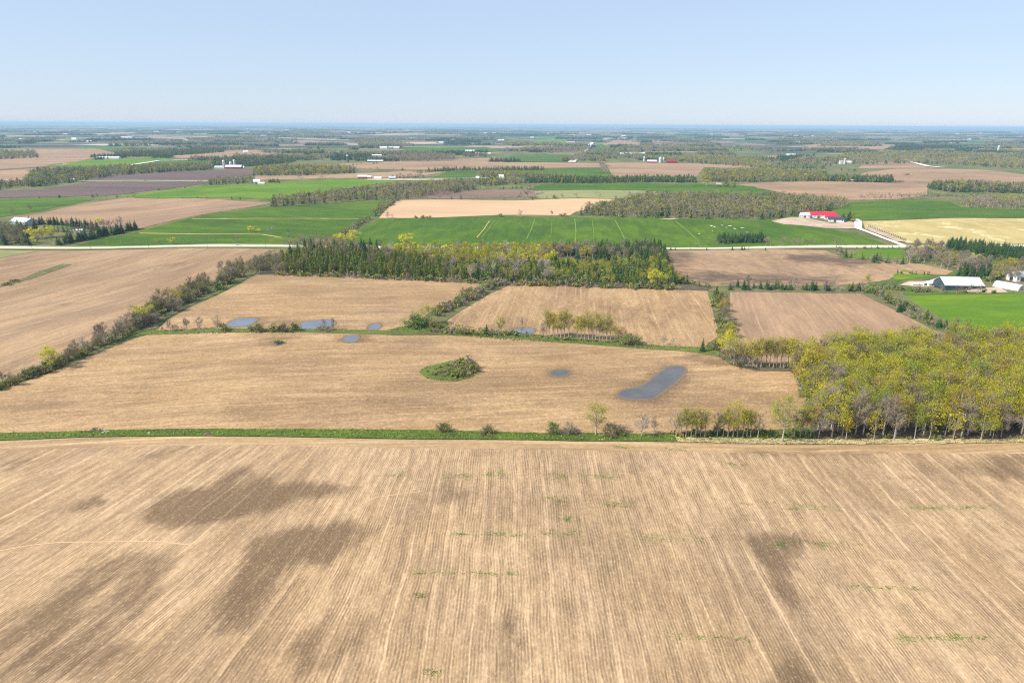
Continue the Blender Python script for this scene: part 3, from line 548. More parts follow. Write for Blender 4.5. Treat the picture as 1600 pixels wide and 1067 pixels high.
# ponds
def pond(pts, label, mat, layer=1.5):
    P = poly_w(pts); n = len(P); Q = []
    for i in range(n):                                    # Catmull-Rom smoothing with a ragged shore
        p0, p1, p2, p3 = P[i-1], P[i], P[(i+1) % n], P[(i+2) % n]
        for k in range(8):
            t = k/8
            q = [0.5*((2*p1[j])+(-p0[j]+p2[j])*t+(2*p0[j]-5*p1[j]+4*p2[j]-p3[j])*t*t+(-p0[j]+3*p1[j]-3*p2[j]+p3[j])*t**3) for j in (0, 1)]
            Q.append((q[0]+rnd.uniform(-.28, .28), q[1]+rnd.uniform(-.35, .35)))
    def ring(off, name, m, lay, lab):
        cx = sum(q[0] for q in Q)/len(Q); cy = sum(q[1] for q in Q)/len(Q)
        pts2 = [('w', x+(x-cx)/max(1, math.hypot(x-cx, y-cy))*off+rnd.uniform(-.2, .2)*off, y+(y-cy)/max(1, math.hypot(x-cx, y-cy))*off+rnd.uniform(-.2, .2)*off) for x, y in Q]
        return sheet(name, pts2, m, lay, (1, 0.1), lab, fine=1.5)
    ring(0.45, 'pond_shore', FM['shore'], layer-.25, 'wet dark shore of a pond: '+label)
    o = ring(0, 'pond', mat, layer, label)
    me = o.data; co = np.array([v.co[:2] for v in me.vertices]); sdv = sdist(Q, co[:, 0], co[:, 1])
    if 'wet' in me.attributes: me.attributes.remove(me.attributes['wet'])
    a = me.attributes.new('wet', 'FLOAT', 'POINT'); a.data.foreach_set('value', np.clip(sdv, 0, 6).astype(np.float32))
pond([(857,583),(866,578),(880,577),(892,580),(890,586),(875,590),(862,588)], 'small round dark pond in the middle field', WATER_MURK)
pond([(962,621),(972,609),(996,604),(1014,594),(1028,583),(1044,573),(1070,573),(1071,586),(1052,604),(1027,621),(1002,626)], 'large elongated grey pond in the middle field', WATER_MURK)
pond([(352,510),(357,504),(368,499),(385,497),(401,497),(404,501),(395,506),(390,510),(372,511)], 'bright blue pond behind the shrubs at the left', WATER_BLUE)
pond([(466,513),(472,504),(492,501),(520,500),(524,508),(500,514),(480,517)], 'bright pond behind the thin bare trees', WATER_BLUE)
pond([(573,513),(580,507),(592,505),(597,510),(588,516),(577,516)], 'small bright pond above the grass lane', WATER_BLUE)
pond([(535,534),(539,526),(552,524),(562,525),(559,533),(545,536)], 'small pale pond just below the grass lane', WATER_BLUE)
pond([(424,539),(432,535),(444,534),(441,539),(430,541)], 'tiny pond below the tuft of brush', WATER_MURK)
pond([(788,522),(796,516),(812,514),(833,513),(836,519),(820,525),(798,526)], 'pond behind the left end of the thin tree row', WATER_BLUE)

# ------------------------------------------------------------------ plants
def leaf_mat(name, pal, transl=0.35):
    m, nt, b = newmat(name)
    oi = N(nt, 'ShaderNodeObjectInfo').outputs['Random']
    tv = attr(nt, 'tv').outputs['Fac']
    v = math_n(nt, 'FRACT', math_n(nt, 'ADD', oi, tv))
    rp = nt.nodes.new('ShaderNodeValToRGB')
    while len(rp.color_ramp.elements) < len(pal): rp.color_ramp.elements.new(0.5)
    for e, (p, c) in zip(rp.color_ramp.elements, pal): e.position = p; e.color = (*c, 1)
    nt.links.new(v, rp.inputs[0])
    g = N(nt, 'ShaderNodeNewGeometry')
    n = remap(nt, noise(nt, g.outputs['Position'], 0.6, 2), 0.35, 0.65, 0.7, 1.25)
    hs = nt.nodes.new('ShaderNodeVectorMath'); hs.operation = 'SCALE'
    nt.links.new(rp.outputs[0], hs.inputs[0]); nt.links.new(n, hs.inputs['Scale'])
    b.inputs['Roughness'].default_value = 0.8
    nt.links.new(hs.outputs[0], b.inputs['Base Color'])
    if transl > 0:
        tr = nt.nodes.new('ShaderNodeBsdfTranslucent'); nt.links.new(hs.outputs[0], tr.inputs[0])
        mx = nt.nodes.new('ShaderNodeMixShader'); mx.inputs[0].default_value = transl
        nt.links.new(b.outputs[0], mx.inputs[1]); nt.links.new(tr.outputs[0], mx.inputs[2])
        nt.links.new(mx.outputs[0], nt.nodes['Material Output'].inputs[0])
    return m
def bark_mat(name, c):
    m, nt, b = newmat(name)
    g = N(nt, 'ShaderNodeNewGeometry').outputs['Position']
    oi = N(nt, 'ShaderNodeObjectInfo').outputs['Random']
    n = remap(nt, noise(nt, g, 2.0, 3, 0.7, (2, 2, .5)), 0.3, 0.7)
    col = mix_c(nt, n, tuple(q*0.65 for q in c), tuple(q*1.2 for q in c))
    col = mix_c(nt, math_n(nt, 'MULTIPLY', oi, 0.5), col, tuple(q*0.6 for q in c))
    nt.links.new(col, b.inputs['Base Color']); b.inputs['Roughness'].default_value = 0.9
    return m
BARK = bark_mat('bark_grey', (0.42, 0.37, 0.30)); BARKD = bark_mat('bark_dark', (0.18, 0.14, 0.11)); BARKP = bark_mat('bark_pale', (0.46, 0.41, 0.33))
TWIG = bark_mat('twigs_grey_brown', (0.31, 0.245, 0.18)); TWIGP = bark_mat('twigs_pale', (0.42, 0.35, 0.26)); TWIGD = bark_mat('twigs_brown', (0.30, 0.235, 0.16)); TWIGN = bark_mat('spruce_wood', (0.12, 0.10, 0.08))
LEAFY = leaf_mat('spring_leaves', [(0, (0.62, 0.53, 0.008)), (.15, (0.33, 0.34, 0.02)), (.3, (0.44, 0.46, 0.008)), (.45, (0.43, 0.30, 0.02)), (.58, (0.54, 0.50, 0.008)), (.72, (0.25, 0.36, 0.014)), (.86, (0.42, 0.38, 0.012)), (1, (0.58, 0.54, 0.008))], .4)
LEAFB = leaf_mat('bright_yellow_leaves', [(0, (0.80, 0.70, 0.03)), (.5, (0.66, 0.66, 0.03)), (1, (0.78, 0.64, 0.03))])
LEAFO = leaf_mat('olive_buds', [(0, (0.28, 0.28, 0.05)), (.35, (0.36, 0.29, 0.10)), (.65, (0.20, 0.25, 0.045)), (1, (0.32, 0.30, 0.06))], 0.3)
LEAFG = leaf_mat('fresh_green_leaves', [(0, (0.15, 0.26, 0.04)), (.5, (0.24, 0.30, 0.06)), (1, (0.12, 0.18, 0.04))], 0.3)
NEED = leaf_mat('spruce_needles', [(0, (0.022, 0.062, 0.018)), (.5, (0.04, 0.083, 0.018)), (.8, (0.055, 0.10, 0.02)), (1, (0.026, 0.065, 0.02))], 0.0)
CEDN = leaf_mat('cedar_foliage', [(0, (0.11, 0.15, 0.02)), (.4, (0.17, 0.18, 0.022)), (.7, (0.08, 0.14, 0.022)), (1, (0.20, 0.19, 0.03))], 0.12)

class TB:
    def __init__(s): s.V = []; s.F = []; s.M = []; s.n = 0
    def tri(s, a, b, c, m):
        s.V += [a, b, c]; s.F.append((s.n, s.n+1, s.n+2)); s.M.append(m); s.n += 3
    def quad(s, a, b, c, d, m):
        s.V += [a, b, c, d]; s.F += [(s.n, s.n+1, s.n+2), (s.n, s.n+2, s.n+3)]; s.M += [m, m]; s.n += 4
    def tube(s, pts, rads, sides, m):
        base = s.n
        for i, (p, r) in enumerate(zip(pts, rads)):
            a = pts[max(0, i-1)]; b = pts[min(len(pts)-1, i+1)]
            d = (Vector(b)-Vector(a)).normalized()
            x = d.orthogonal().normalized(); y = d.cross(x)
            for k in range(sides):
                t = 2*math.pi*k/sides; s.V.append(tuple(Vector(p)+(x*math.cos(t)+y*math.sin(t))*r))
        for i in range(len(pts)-1):
            for k in range(sides):
                a = base+i*sides+k; b = base+i*sides+(k+1) % sides
                s.F += [(a, b, b+sides), (a, b+sides, a+sides)]; s.M += [m, m]
        s.n += len(pts)*sides
    def leafq(s, p, size, r, m, flat=0.0):
        a = Vector((r.gauss(0, 1), r.gauss(0, 1), r.gauss(0, 1)*(1-flat)+flat*1.6)).normalized()
        x = a.orthogonal().normalized(); q = r.uniform(0, 6.28)
        y = a.cross(x); x, y = x*math.cos(q)+y*math.sin(q), y*math.cos(q)-x*math.sin(q)
        p = Vector(p); k = size*r.uniform(.6, 1.2)*0.5
        s.quad(tuple(p-x*k), tuple(p-y*k*.7), tuple(p+x*k), tuple(p+y*k*.7), m)
    def twig(s, a, b, w, m):
        a = Vector(a); b = Vector(b); d = (b-a); x = d.orthogonal().normalized()*w*.5
        s.tri(tuple(a-x), tuple(a+x), tuple(b), m)
    def arr(s): return (np.array(s.V, np.float32), np.array(s.F, np.int32), np.array(s.M, np.int32))
def join_arr(A, B):
    return (np.concatenate([A[0], B[0]]), np.concatenate([A[1], B[1]+len(A[0])]), np.concatenate([A[2], B[2]]))

# all templates are one unit (metre) based for a tree of height 1 m * H; material indices: 0 bark 1 twig 2 leaf
def broadleaf(seed, H, lod, leaves, spread=0.27, base=0.32, twig_n=1.0, multi=False):
    r = random.Random(seed)
    ncl, ntw, nlf, lsz, tw = {0: (36, 15, 26, 0.36, 0.07), 1: (18, 9, 12, 0.75, 0.15), 2: (7, 5, 10, 1.35, 0.3)}[lod]
    ntw = max(1, int(ntw*twig_n)); nlf = int(nlf*leaves)
    T = TB(); Cn = TB()
    lean = (r.uniform(-.04, .04)*H, r.uniform(-.04, .04)*H)
    def axis(t): return (lean[0]*t*t+math.sin(t*5+seed)*0.008*H, lean[1]*t*t, H*t)
    n = {0: 7, 1: 4, 2: 2}[lod]; sides = {0: 6, 1: 4, 2: 3}[lod]
    r0_ = H*0.016+0.04
    T.tube([axis(i/n*0.86) for i in range(n+1)], [r0_*(1.25 if i == 0 else 1-0.82*i/n) for i in range(n+1)], sides, 0)
    zc = (base+1)/2; rz = (1-base)/2
    for c in range(ncl):
        while True:
            v = Vector((r.uniform(-1, 1), r.uniform(-1, 1), r.uniform(-1, 1)))
            if 0.25 < v.length < 1.0: break
        wob = 1+0.25*math.sin(math.atan2(v.y, v.x)*2+seed)+0.12*math.sin(math.atan2(v.y, v.x)*3+2*seed)
        taper = 1.0-0.25*max(0, v.z)
        cp = Vector((v.x*spread*H*wob*taper, v.y*spread*H*wob*taper, (zc+v.z*rz*0.95)*H))
        tz = max(base*0.65, min(.84, cp.z/H-0.10-0.45*math.hypot(cp.x, cp.y)/H))
        a = Vector(axis(tz)); mdl = (a+cp)*0.5+Vector((r.uniform(-.02, .02)*H, r.uniform(-.02, .02)*H, -0.02*H))
        br = r0_*(0.36 if lod == 0 else .4)*(1.1-tz)
        if lod < 2: T.tube([tuple(a), tuple(mdl), tuple(cp)], [br, br*.6, br*.25], 3, 0)
        cr = H*0.105*(1.0 if lod < 2 else 1.5)
        out = (cp-Vector((0, 0, base*H))).normalized()
        for k in range(ntw):
            d = (Vector((r.gauss(0, 1), r.gauss(0, 1), r.gauss(0, 1)))+out*1.1+Vector((0, 0, .35))).normalized()
            s0 = mdl.lerp(cp, r.uniform(0.2, 1)); e = s0+d*cr*r.uniform(.7, 1.7)
            Cn.twig(tuple(s0), tuple(e), tw, 1)
            if lod == 0 and k % 2 == 0:
                e2 = s0.lerp(e, .5)+(d+Vector((r.gauss(0, .6), r.gauss(0, .6), r.gauss(0, .5)))).normalized()*cr*.6
                Cn.twig(tuple(s0.lerp(e, .5)), tuple(e2), tw*.8, 1)
        dens = r.choice([0.3, 1, 1.1, 1.6])
        for k in range(int(nlf*dens)):
            d = Vector((r.gauss(0, .5), r.gauss(0, .5), r.gauss(0, .42)))
            Cn.leafq(tuple(cp+out*cr*.4+d*cr*1.1), lsz, r, 2, 0.35)
    return T.arr(), Cn.arr()
def spruce(seed, H, lod, wide=0.2):
    r = random.Random(seed); T = TB(); Cn = TB()
    lev, k, = {0: (20, 12), 1: (12, 8), 2: (6, 5)}[lod]
    T.tube([(0, 0, 0), (0, 0, H*.5), (0, 0, H*.97)], [H*.016+.03, H*.01+.02, .02], 5 if lod == 0 else 3, 0)
    for i in range(lev):
        t = (i+.5)/lev; z = H*(0.05+0.93*t); rad = H*wide*((1-t)**0.85)+0.12
        for j in range(k):
            a = 2*math.pi*(j+r.uniform(-.35, .35))/k+i*1.3; rr = rad*r.uniform(.72, 1.18)
            w = rr*2.6/k*1.5+.1; ca, sa = math.cos(a), math.sin(a)
            drop = rr*r.uniform(.25, .5); zz = z+r.uniform(-.4, .4)*H/lev
            p0 = (0, 0, zz+rr*.15); tip = (ca*rr, sa*rr, zz-drop)
            l = (ca*rr*.6-sa*w*.5, sa*rr*.6+ca*w*.5, zz-drop*.75); q = (ca*rr*.6+sa*w*.5, sa*rr*.6-ca*w*.5, zz-drop*.75)
            m_ = (ca*rr*.58, sa*rr*.58, zz-drop*.2)
            Cn.tri(p0, l, m_, 2); Cn.tri(p0, m_, q, 2)
            Cn.tri(m_, l, tip, 2); Cn.tri(m_, tip, q, 2)
    Cn.tri((-.1, 0, H*.93), (.1, 0, H*.93), (0, 0, H), 2)
    return T.arr(), Cn.arr()
def cedar(seed, H, lod, wide=0.2):
    r = random.Random(seed); T = TB(); Cn = TB()
    n, sz = {0: (460, 0.6), 1: (170, 1.05), 2: (40, 2.2)}[lod]
    T.tube([(0, 0, 0), (0, 0, H*.5), (0, 0, H*.92)], [H*.014+.04, H*.01+.03, .02], 4, 0)
    wide = 0.25
    for i in range(n):
        t = r.random()**1.15; a = r.uniform(0, 6.283)
        rad = H*wide*(math.sin(min(1, (t*1.02+.08))**0.55*math.pi)**0.7 if t < .97 else .15)*(1+.18*math.sin(a*3+seed+t*6))
        rad = H*wide*max(.05, (1-t)**.48*min(1, .6+t*2.0))*(1+.2*math.sin(a*3+seed+t*7))
        q = r.uniform(.55, 1.05); x, y, z = math.cos(a)*rad*q, math.sin(a)*rad*q, H*(.04+.95*t)
        k = sz*r.uniform(.6, 1.3)*.5*(1.1-.5*t)
        out = Vector((math.cos(a), math.sin(a), .35+r.gauss(0, .5))).normalized()
        x_ = out.cross(Vector((0, 0, 1))).normalized(); y_ = out.cross(x_)
        p = Vector((x, y, z))
        Cn.quad(tuple(p-x_*k*.75), tuple(p-y_*k*1.3), tuple(p+x_*k*.75), tuple(p+y_*k*1.1), 2)
    return T.arr(), Cn.arr()
def shrub(seed, H, lod, leaves):
    r = random.Random(seed); T = TB(); Cn = TB()
    ns, ntw, nlf, lsz, tw = {0: (38, 22, 16, 0.30, 0.06), 1: (15, 12, 10, .62, .15), 2: (7, 5, 6, 1.25, .32)}[lod]
    nlf = int(nlf*leaves)
    for i in range(ns):
        a = r.uniform(0, 6.283); el = r.uniform(.15, 1.45); d = Vector((math.cos(a)*math.cos(el)*0.78, math.sin(a)*math.cos(el)*.78, math.sin(el)))
        L = H*r.uniform(.55, .88); b0 = Vector((r.uniform(-.12, .12)*H, r.uniform(-.12, .12)*H, 0))
        mdl = b0+d*L*.5+Vector((0, 0, .06*H)); e = b0+d*L
        if e.z < .12*H: e.z = .12*H
        T.tube([tuple(b0), tuple(mdl), tuple(e)], [.03+H*.008, .025+H*.004, .015], 3, 0)
        for k in range(ntw):
            s0 = mdl.lerp(e, r.uniform(0, 1)); dd = (Vector((r.gauss(0, 1), r.gauss(0, 1), r.gauss(0, .8)+.3))+d*.8).normalized()
            Cn.twig(tuple(s0), tuple(s0+dd*H*r.uniform(.12, .32)), tw, 1)
        for k in range(int(nlf*r.choice([.5, 1, 1.5]))):
            p = mdl.lerp(e, r.uniform(.2, 1.15))+Vector((r.gauss(0, 1), r.gauss(0, 1), r.gauss(0, 1)))*H*.11
            p.z = max(.1, p.z); Cn.leafq(tuple(p), lsz, r, 2, .3)
    return T.arr(), Cn.arr()

# kind: (generator, reference height, materials)
KIND = {
 'leafing': dict(name='leafing_tree', H=16, g=lambda s, l: broadleaf(s, 16, l, 2.1, .24, .30, .8), mats=(BARK, TWIG, LEAFY), cat='tree', nv=8),
 'slender': dict(name='leafing_tree', H=14, g=lambda s, l: broadleaf(s, 14, l, 1.15, .2, .36, 1.0), mats=(BARK, TWIG, LEAFY), cat='tree', nv=4),
 'willow':  dict(name='leafing_tree', H=11, g=lambda s, l: broadleaf(s, 11, l, 2.6, .36, .2), mats=(BARK, TWIG, LEAFB), cat='tree', nv=3),
 'bare':    dict(name='bare_tree', H=15, g=lambda s, l: broadleaf(s, 15, l, .12, .26, .26, 2.6), mats=(BARK, TWIG, LEAFO), cat='tree', nv=5),
 'pale':    dict(name='bare_tree', H=13, g=lambda s, l: broadleaf(s, 13, l, 0.05, .28, .3, 1.7), mats=(BARKP, TWIGP, LEAFO), cat='tree', nv=3),
 'budding': dict(name='budding_tree', H=13, g=lambda s, l: broadleaf(s, 13, l, .7, .27, .25, 1.5), mats=(BARK, TWIGD, LEAFO), cat='tree', nv=4),
 'spruce':  dict(name='spruce_tree', H=13, g=lambda s, l: spruce(s, 13, l, .2 if l == 0 else .25), mats=(TWIGN, TWIGN, NEED), cat='conifer', nv=4),
 'cedar':   dict(name='cedar_tree', H=9, g=lambda s, l: cedar(s, 9, l), mats=(TWIGN, TWIGN, CEDN), cat='conifer', nv=4),
 'shrub':   dict(name='shrub', H=4, g=lambda s, l: shrub(s, 4, l, 1.0), mats=(BARKD, TWIGD, LEAFO), cat='shrub', nv=4),
 'gshrub':  dict(name='shrub', H=4, g=lambda s, l: shrub(s, 4, l, 2.0), mats=(BARKD, TWIGD, LEAFG), cat='shrub', nv=3),
 'tshrub':  dict(name='shrub', H=4, g=lambda s, l: shrub(s, 4, l, .1), mats=(BARK, TWIG, LEAFO), cat='shrub', nv=3),
}
_tc = {}
def template(kind, lod, v):
    key = (kind, lod, v)
    if key not in _tc:
        K = KIND[kind]; T, Cn = K['g'](100*v+11+len(kind), lod); _tc[key] = [T, Cn, {}]
    return _tc[key]
def tmesh(kind, lod, v, which):
    t = template(kind, lod, v)
    if which not in t[2]:
        A = t[0] if which == 'trunk' else t[1] if which == 'crown' else join_arr(t[0], t[1])
        t[2][which] = mk_mesh(KIND[kind]['name'] if which == 'all' else which, A[0], A[1], A[2], KIND[kind]['mats'])
    return t[2][which]

PLANTS = []   # kind, x, y, h, label, group, forced, widen
def plant(kind, x, y, h, label, group=None, forced=False, widen=1.0): PLANTS.append([kind, x, y, h, label, group, forced, widen*(1.3 if kind == 'spruce' and not forced else 1)])
def one(kind, px, py, hpx, label, widen=1.0, group=None):
    x, y = at(px, py); plant(kind, x, y, hm(x, y, hpx), label, group, True, widen)
def hedge(pts, step, width, mix, labels, group, seed=0, jit=.8):
    """mix: list of (kind, weight, hmin, hmax) in metres; labels: kind -> label"""
    r = random.Random(seed); P = resamp([at(*p) for p in pts], step)
    for x, y in P:
        tot = sum(m[1] for m in mix); q = r.uniform(0, tot)
        for m in mix:
            q -= m[1]
            if q <= 0: break
        plant(m[0], x+r.uniform(-1, 1)*width*.5+r.uniform(-.5, .5)*step*jit, y+r.uniform(-1, 1)*width*.5, r.uniform(m[2], m[3]), labels[m[0]], group, widen=r.uniform(.85, 1.2))
def wood_pts(pts, spacing, seed=0, jit=.38):
    r = random.Random(seed); P = poly_w(pts)
    x0, x1 = min(p[0] for p in P), max(p[0] for p in P); y0, y1 = min(p[1] for p in P), max(p[1] for p in P)
    xs = []; ys = []
    nyy = int((y1-y0)/(spacing*.87))+1; nxx = int((x1-x0)/spacing)+1
    for j in range(nyy):
        for i in range(nxx):
            xs.append(x0+(i+.5*(j % 2)+r.uniform(-jit, jit))*spacing); ys.append(y0+(j*.87+r.uniform(-jit, jit))*spacing)
    X, Y = np.array(xs), np.array(ys)
    k = sdist(P, X, Y) > 0
    return list(zip(X[k], Y[k]))
def wood(pts, spacing, mix, labels, group, seed=0):
    r = random.Random(seed+5)
    for x, y in wood_pts(pts, spacing, seed):
        tot = sum(m[1] for m in mix); q = r.uniform(0, tot)
        for m in mix:
            q -= m[1]
            if q <= 0: break
        plant(m[0], x, y, r.uniform(m[2], m[3]), labels[m[0]], group, widen=r.uniform(.85, 1.25))

# --- the near row along the grass strip
one('shrub', 692, 675, 19, 'round grey bush, leftmost on the grass strip', 1.15)
one('shrub', 763, 678, 17, 'round grey bush, second from the left on the grass strip', 1.3)
one('gshrub', 864, 677, 20, 'greenish bush left of the paired grey one on the grass strip')
one('tshrub', 891, 677, 20, 'spreading grey bush left of the lone yellow tree', 1.2)
one('leafing', 931, 679, 50, 'lone yellow leafing tree on the grass strip', 1.45)
one('shrub', 957, 679, 23, 'dark bush right of the lone yellow tree', 1.1)
one('shrub', 973, 679, 11, 'low dark brush beside the dark bush', 1.5)
one('pale', 1002, 682, 38, 'pale leafless tree with a rounded crown on the grass strip', 1.15)
one('pale', 1021, 682, 33, 'faint thin leafless tree right of the pale rounded one', .6)
one('tshrub', 148, 673, 7, 'low bare brush at the left end of the grass strip', 2.0)
one('tshrub', 158, 674, 6, 'lowest bare brush beside the stones on the grass strip', 1.7)
one('tshrub', 22, 677, 5, 'tiny bare twig clump at the far left of the grass strip', 1)
row = [(1056,683,46,'pale'),(1064,683,52,'slender'),(1071,684,60,'slender'),(1080,684,48,'slender'),(1087,684,58,'slender'),(1094,683,50,'bare'),(1101,684,55,'slender'),(1120,683,48,'bare'),(1129,683,52,'slender'),(1137,684,50,'slender'),
 (1145,684,64,'leafing'),(1152,684,46,'bare'),(1160,684,52,'slender'),(1166,684,55,'slender'),(1172,684,50,'slender'),(1184,685,50,'pale'),(1240,686,62,'bare'),(1250,684,58,'slender'),(1258,684,60,'slender'),(1266,684,62,'slender')]
for px, py, hp, k in row:
    x, y = at(px, py); plant(k, x, y, hm(x, y, hp*.86), 'slender tree in the row left of the wood', 'slender trees in the row left of the wood', True, 1.0)
one('leafing', 1222, 691, 70, 'tall forked tree with a whitish trunk standing in front of the row', 1.05)
r_ = random.Random(3)
for i in range(34):
    x, y = at(1050+i*6.4, 680.5); plant(r_.choice(['shrub', 'gshrub', 'shrub']), x, y+r_.uniform(-2, 3), r_.uniform(1.6, 3.0), 'dark undergrowth bush below the slender tree row', 'undergrowth below the slender tree row', widen=1.3)
# --- right hand wood
RW = [(1266,683),(1400,683.5),(1600,684),(1720,684),(1720,560),(1600,556),(1450,560),(1330,565),(1248,574),(1242,584),(1258,603),(1270,630),(1276,655)]
wood(RW, 4.75, [('leafing', 6.6, 11.5, 20), ('bare', 2.6, 13, 18.5), ('slender', 1.3, 13, 18), ('budding', .8, 12, 16)],
     {'leafing': 'yellow green leafing tree inside the right hand wood', 'bare': 'grey leafless tree inside the right hand wood', 'slender': 'thin yellowish tree inside the right hand wood', 'budding': 'brownish budding tree inside the right hand wood'}, 'trees of the right hand wood', 21)
hedge([(1270,685),(1400,686),(1600,686.5),(1700,687)], 2.4, 2.5, [('shrub', 2, 1.2, 2.8), ('tshrub', 1.6, 1, 2.4), ('gshrub', .8, 1, 2)], {'shrub': 'dark brush along the front edge of the right hand wood', 'tshrub': 'bare brush along the front edge of the right hand wood', 'gshrub': 'green brush along the front edge of the right hand wood'}, 'brush along the front of the right hand wood', 8)
hedge([(1240,578),(1254,600),(1266,628),(1272,655)], 2.2, 5, [('gshrub', 2, 3, 6), ('leafing', 2.4, 6, 11), ('tshrub', 1, 3, 5)], {'gshrub': 'green bush on the left flank of the right hand wood', 'leafing': 'low leafy tree on the left flank of the right hand wood', 'tshrub': 'grey bush on the left flank of the right hand wood'}, 'left flank of the right hand wood', 10)
hedge([(1290,686),(1600,687),(1700,687)], 7.5, 2, [('slender', 2, 11, 16), ('pale', .7, 12, 16), ('leafing', 2.2, 11, 15)], {'slender': 'front row tree with a thin trunk at the edge of the right hand wood', 'pale': 'pale trunked leafless tree in the front row of the right hand wood', 'leafing': 'leafy front row tree at the edge of the right hand wood'}, 'front row of the right hand wood', 9)
# --- trees at the upper left shoulder of that wood
for px, py, hp, k, lb, w in [(1146,570,46,'leafing','big yellow topped tree at the corner of the grass lane',1.5),(1158,571,34,'tshrub','grey bushy tree below the yellow topped one',1.1),(1138,560,30,'tshrub','grey rounded bush left of the yellow topped tree',1.1),(1176,574,42,'leafing','first leafy tree of the thin trunked clump',.9),(1133,552,34,'willow','olive tree where the cross hedge meets the lane',1.0),(1122,548,20,'shrub','dark bush beside the lane corner',1.2),(1107,548,16,'leafing','small yellow tree beside the lone spruce',.9)]:
    one(k, px, py, hp, lb, w)
for i, px in enumerate([1170,1182,1189,1196,1202,1208,1213,1219,1224,1230,1236,1241]):
    x, y = at(px, 574+(i % 3)*.8); plant('slender', x, y, hm(x, y, 44+(i*7 % 5)), 'thin trunked tree in the clump left of the wood', 'thin trunked clump left of the right hand wood', True, .85)
hedge([(1165,575),(1245,576)], 2.6, 2, [('shrub', 1, 1.3, 2.4)], {'shrub': 'dark brush below the thin trunked clump'}, 'brush below the thin trunked clump', 4)
one('spruce', 1097, 550, 23, 'lone small spruce on the grass lane', 1.15)
# --- cross hedge
for px, py, hp, k, lb, w in [(1119,468,22,'spruce','dark spruce at the top of the cross hedge',1.5),(1122,476,16,'cedar','dark conifer below the top of the cross hedge',1.4),(1128,476,20,'tshrub','grey bush right of the top conifers of the cross hedge',1),(1130,489,22,'leafing','yellow tree in the upper half of the cross hedge',1.5),(1135,492,14,'spruce','dark conifer right of the upper yellow tree',1.5),(1133,502,24,'bare','grey leafless tree in the middle of the cross hedge',1.4),(1139,508,18,'tshrub','grey bush in the middle of the cross hedge',1.4),(1133,515,16,'spruce','dark conifer low in the cross hedge',1.6),(1140,517,14,'gshrub','dark green bush low in the cross hedge',1.4),(1130,524,14,'tshrub','pale grey bush low in the cross hedge',1.5),(1141,528,24,'leafing','yellow leafy tree at the foot of the cross hedge',1.4),(1128,534,18,'leafing','orange leafy tree at the foot of the cross hedge',1.5)]:
    one(k, px, py, hp, lb, w)
hedge([(1118,462),(1124,478),(1129,495),(1134,512),(1137,528),(1136,545)], 1.8, 6, [('tshrub', 2, 3, 5.5), ('gshrub', 2, 3, 5.5), ('shrub', 1.2, 3, 5), ('cedar', 1.2, 4.5, 7), ('leafing', .8, 6, 8.5)], {'tshrub': 'grey bush filling the cross hedge', 'gshrub': 'green bush filling the cross hedge', 'shrub': 'brown bush filling the cross hedge', 'cedar': 'conifer filling the cross hedge', 'leafing': 'yellow tree filling the cross hedge'}, 'growth filling the cross hedge', 24)
# --- lane between the middle fields
hedge([(248,518),(312,516)], 2.2, 3, [('tshrub', 2, 3, 5), ('pale', 1.5, 5, 8), ('bare', .6, 6, 8)], {'tshrub': 'grey bare bush at the left end of the grass lane', 'pale': 'pale leafless tree at the left end of the grass lane', 'bare': 'leafless tree at the left end of the grass lane'}, 'bare growth at the left end of the grass lane', 31)
for px, py, hp, k, lb, w in [(341,517,24,'budding','olive budding tree left of the bright blue pond',1.1),(351,517,13,'shrub','low bush at the foot of the olive tree',1.3),(403,518,17,'shrub','rounded bush right of the bright blue pond',1.2),(396,517,9,'shrub','small bush left of the rounded one',1.5),(430,518,15,'shrub','olive bush in the pair above the tiny pond',1.3),(443,518,16,'tshrub','brown bush in the pair above the tiny pond',1.1),(460,518,14,'gshrub','green round bush left of the thin bare trees',1.2),(500,517,12,'tshrub','pale bush between the thin bare trees',1.1),(507,517,19,'pale','thin pale tree beside the second bright pond',.8),(521,516,20,'bare','dark leaning leafless tree beside the second bright pond',.7),(512,518,10,'tshrub','low dark bush under the leaning tree',1.6),
 (435,537,7,'shrub','tuft of brush standing below the grass lane',2.2)]:
    one(k, px, py, hp, lb, w)
hedge([(650,512),(668,505),(690,516),(680,522)], 2.4, 6, [('tshrub', 2, 3, 5), ('shrub', 2, 3, 6), ('gshrub', 1, 3, 6)], {'tshrub': 'grey bush in the thicket at the junction of the lanes', 'shrub': 'brown bush in the thicket at the junction of the lanes', 'gshrub': 'green bush in the thicket at the junction of the lanes'}, 'thicket at the junction of the lanes', 12)
one('leafing', 670, 506, 32, 'yellowish leafing tree above the lane junction', 1.3)
one('gshrub', 650, 510, 22, 'broad green bush at the lane junction', 1.3)
one('cedar', 674, 518, 16, 'dark conifer at the lane junction', 1.5)
hedge([(690,520),(800,525)], 2.0, 3, [('tshrub', 2, 3, 5.5), ('shrub', 2, 3, 5), ('gshrub', .8, 2.5, 4)], {'tshrub': 'grey bush in the low hedge left of the tall thin trees', 'shrub': 'brown bush in the low hedge left of the tall thin trees', 'gshrub': 'green bush in the low hedge left of the tall thin trees'}, 'low hedge left of the tall thin trees', 14)
one('spruce', 760, 524, 18, 'small dark spruce in the low hedge', 1.3)
one('slender', 783, 524, 30, 'lone yellowish thin tree beside the lane pond', 1.0)
one('bare', 815, 526, 33, 'dead leaning trunk beside the lane pond', .3)
one('tshrub', 822, 526, 10, 'low grey bush right of the lane pond', 1.5)
r_ = random.Random(5)
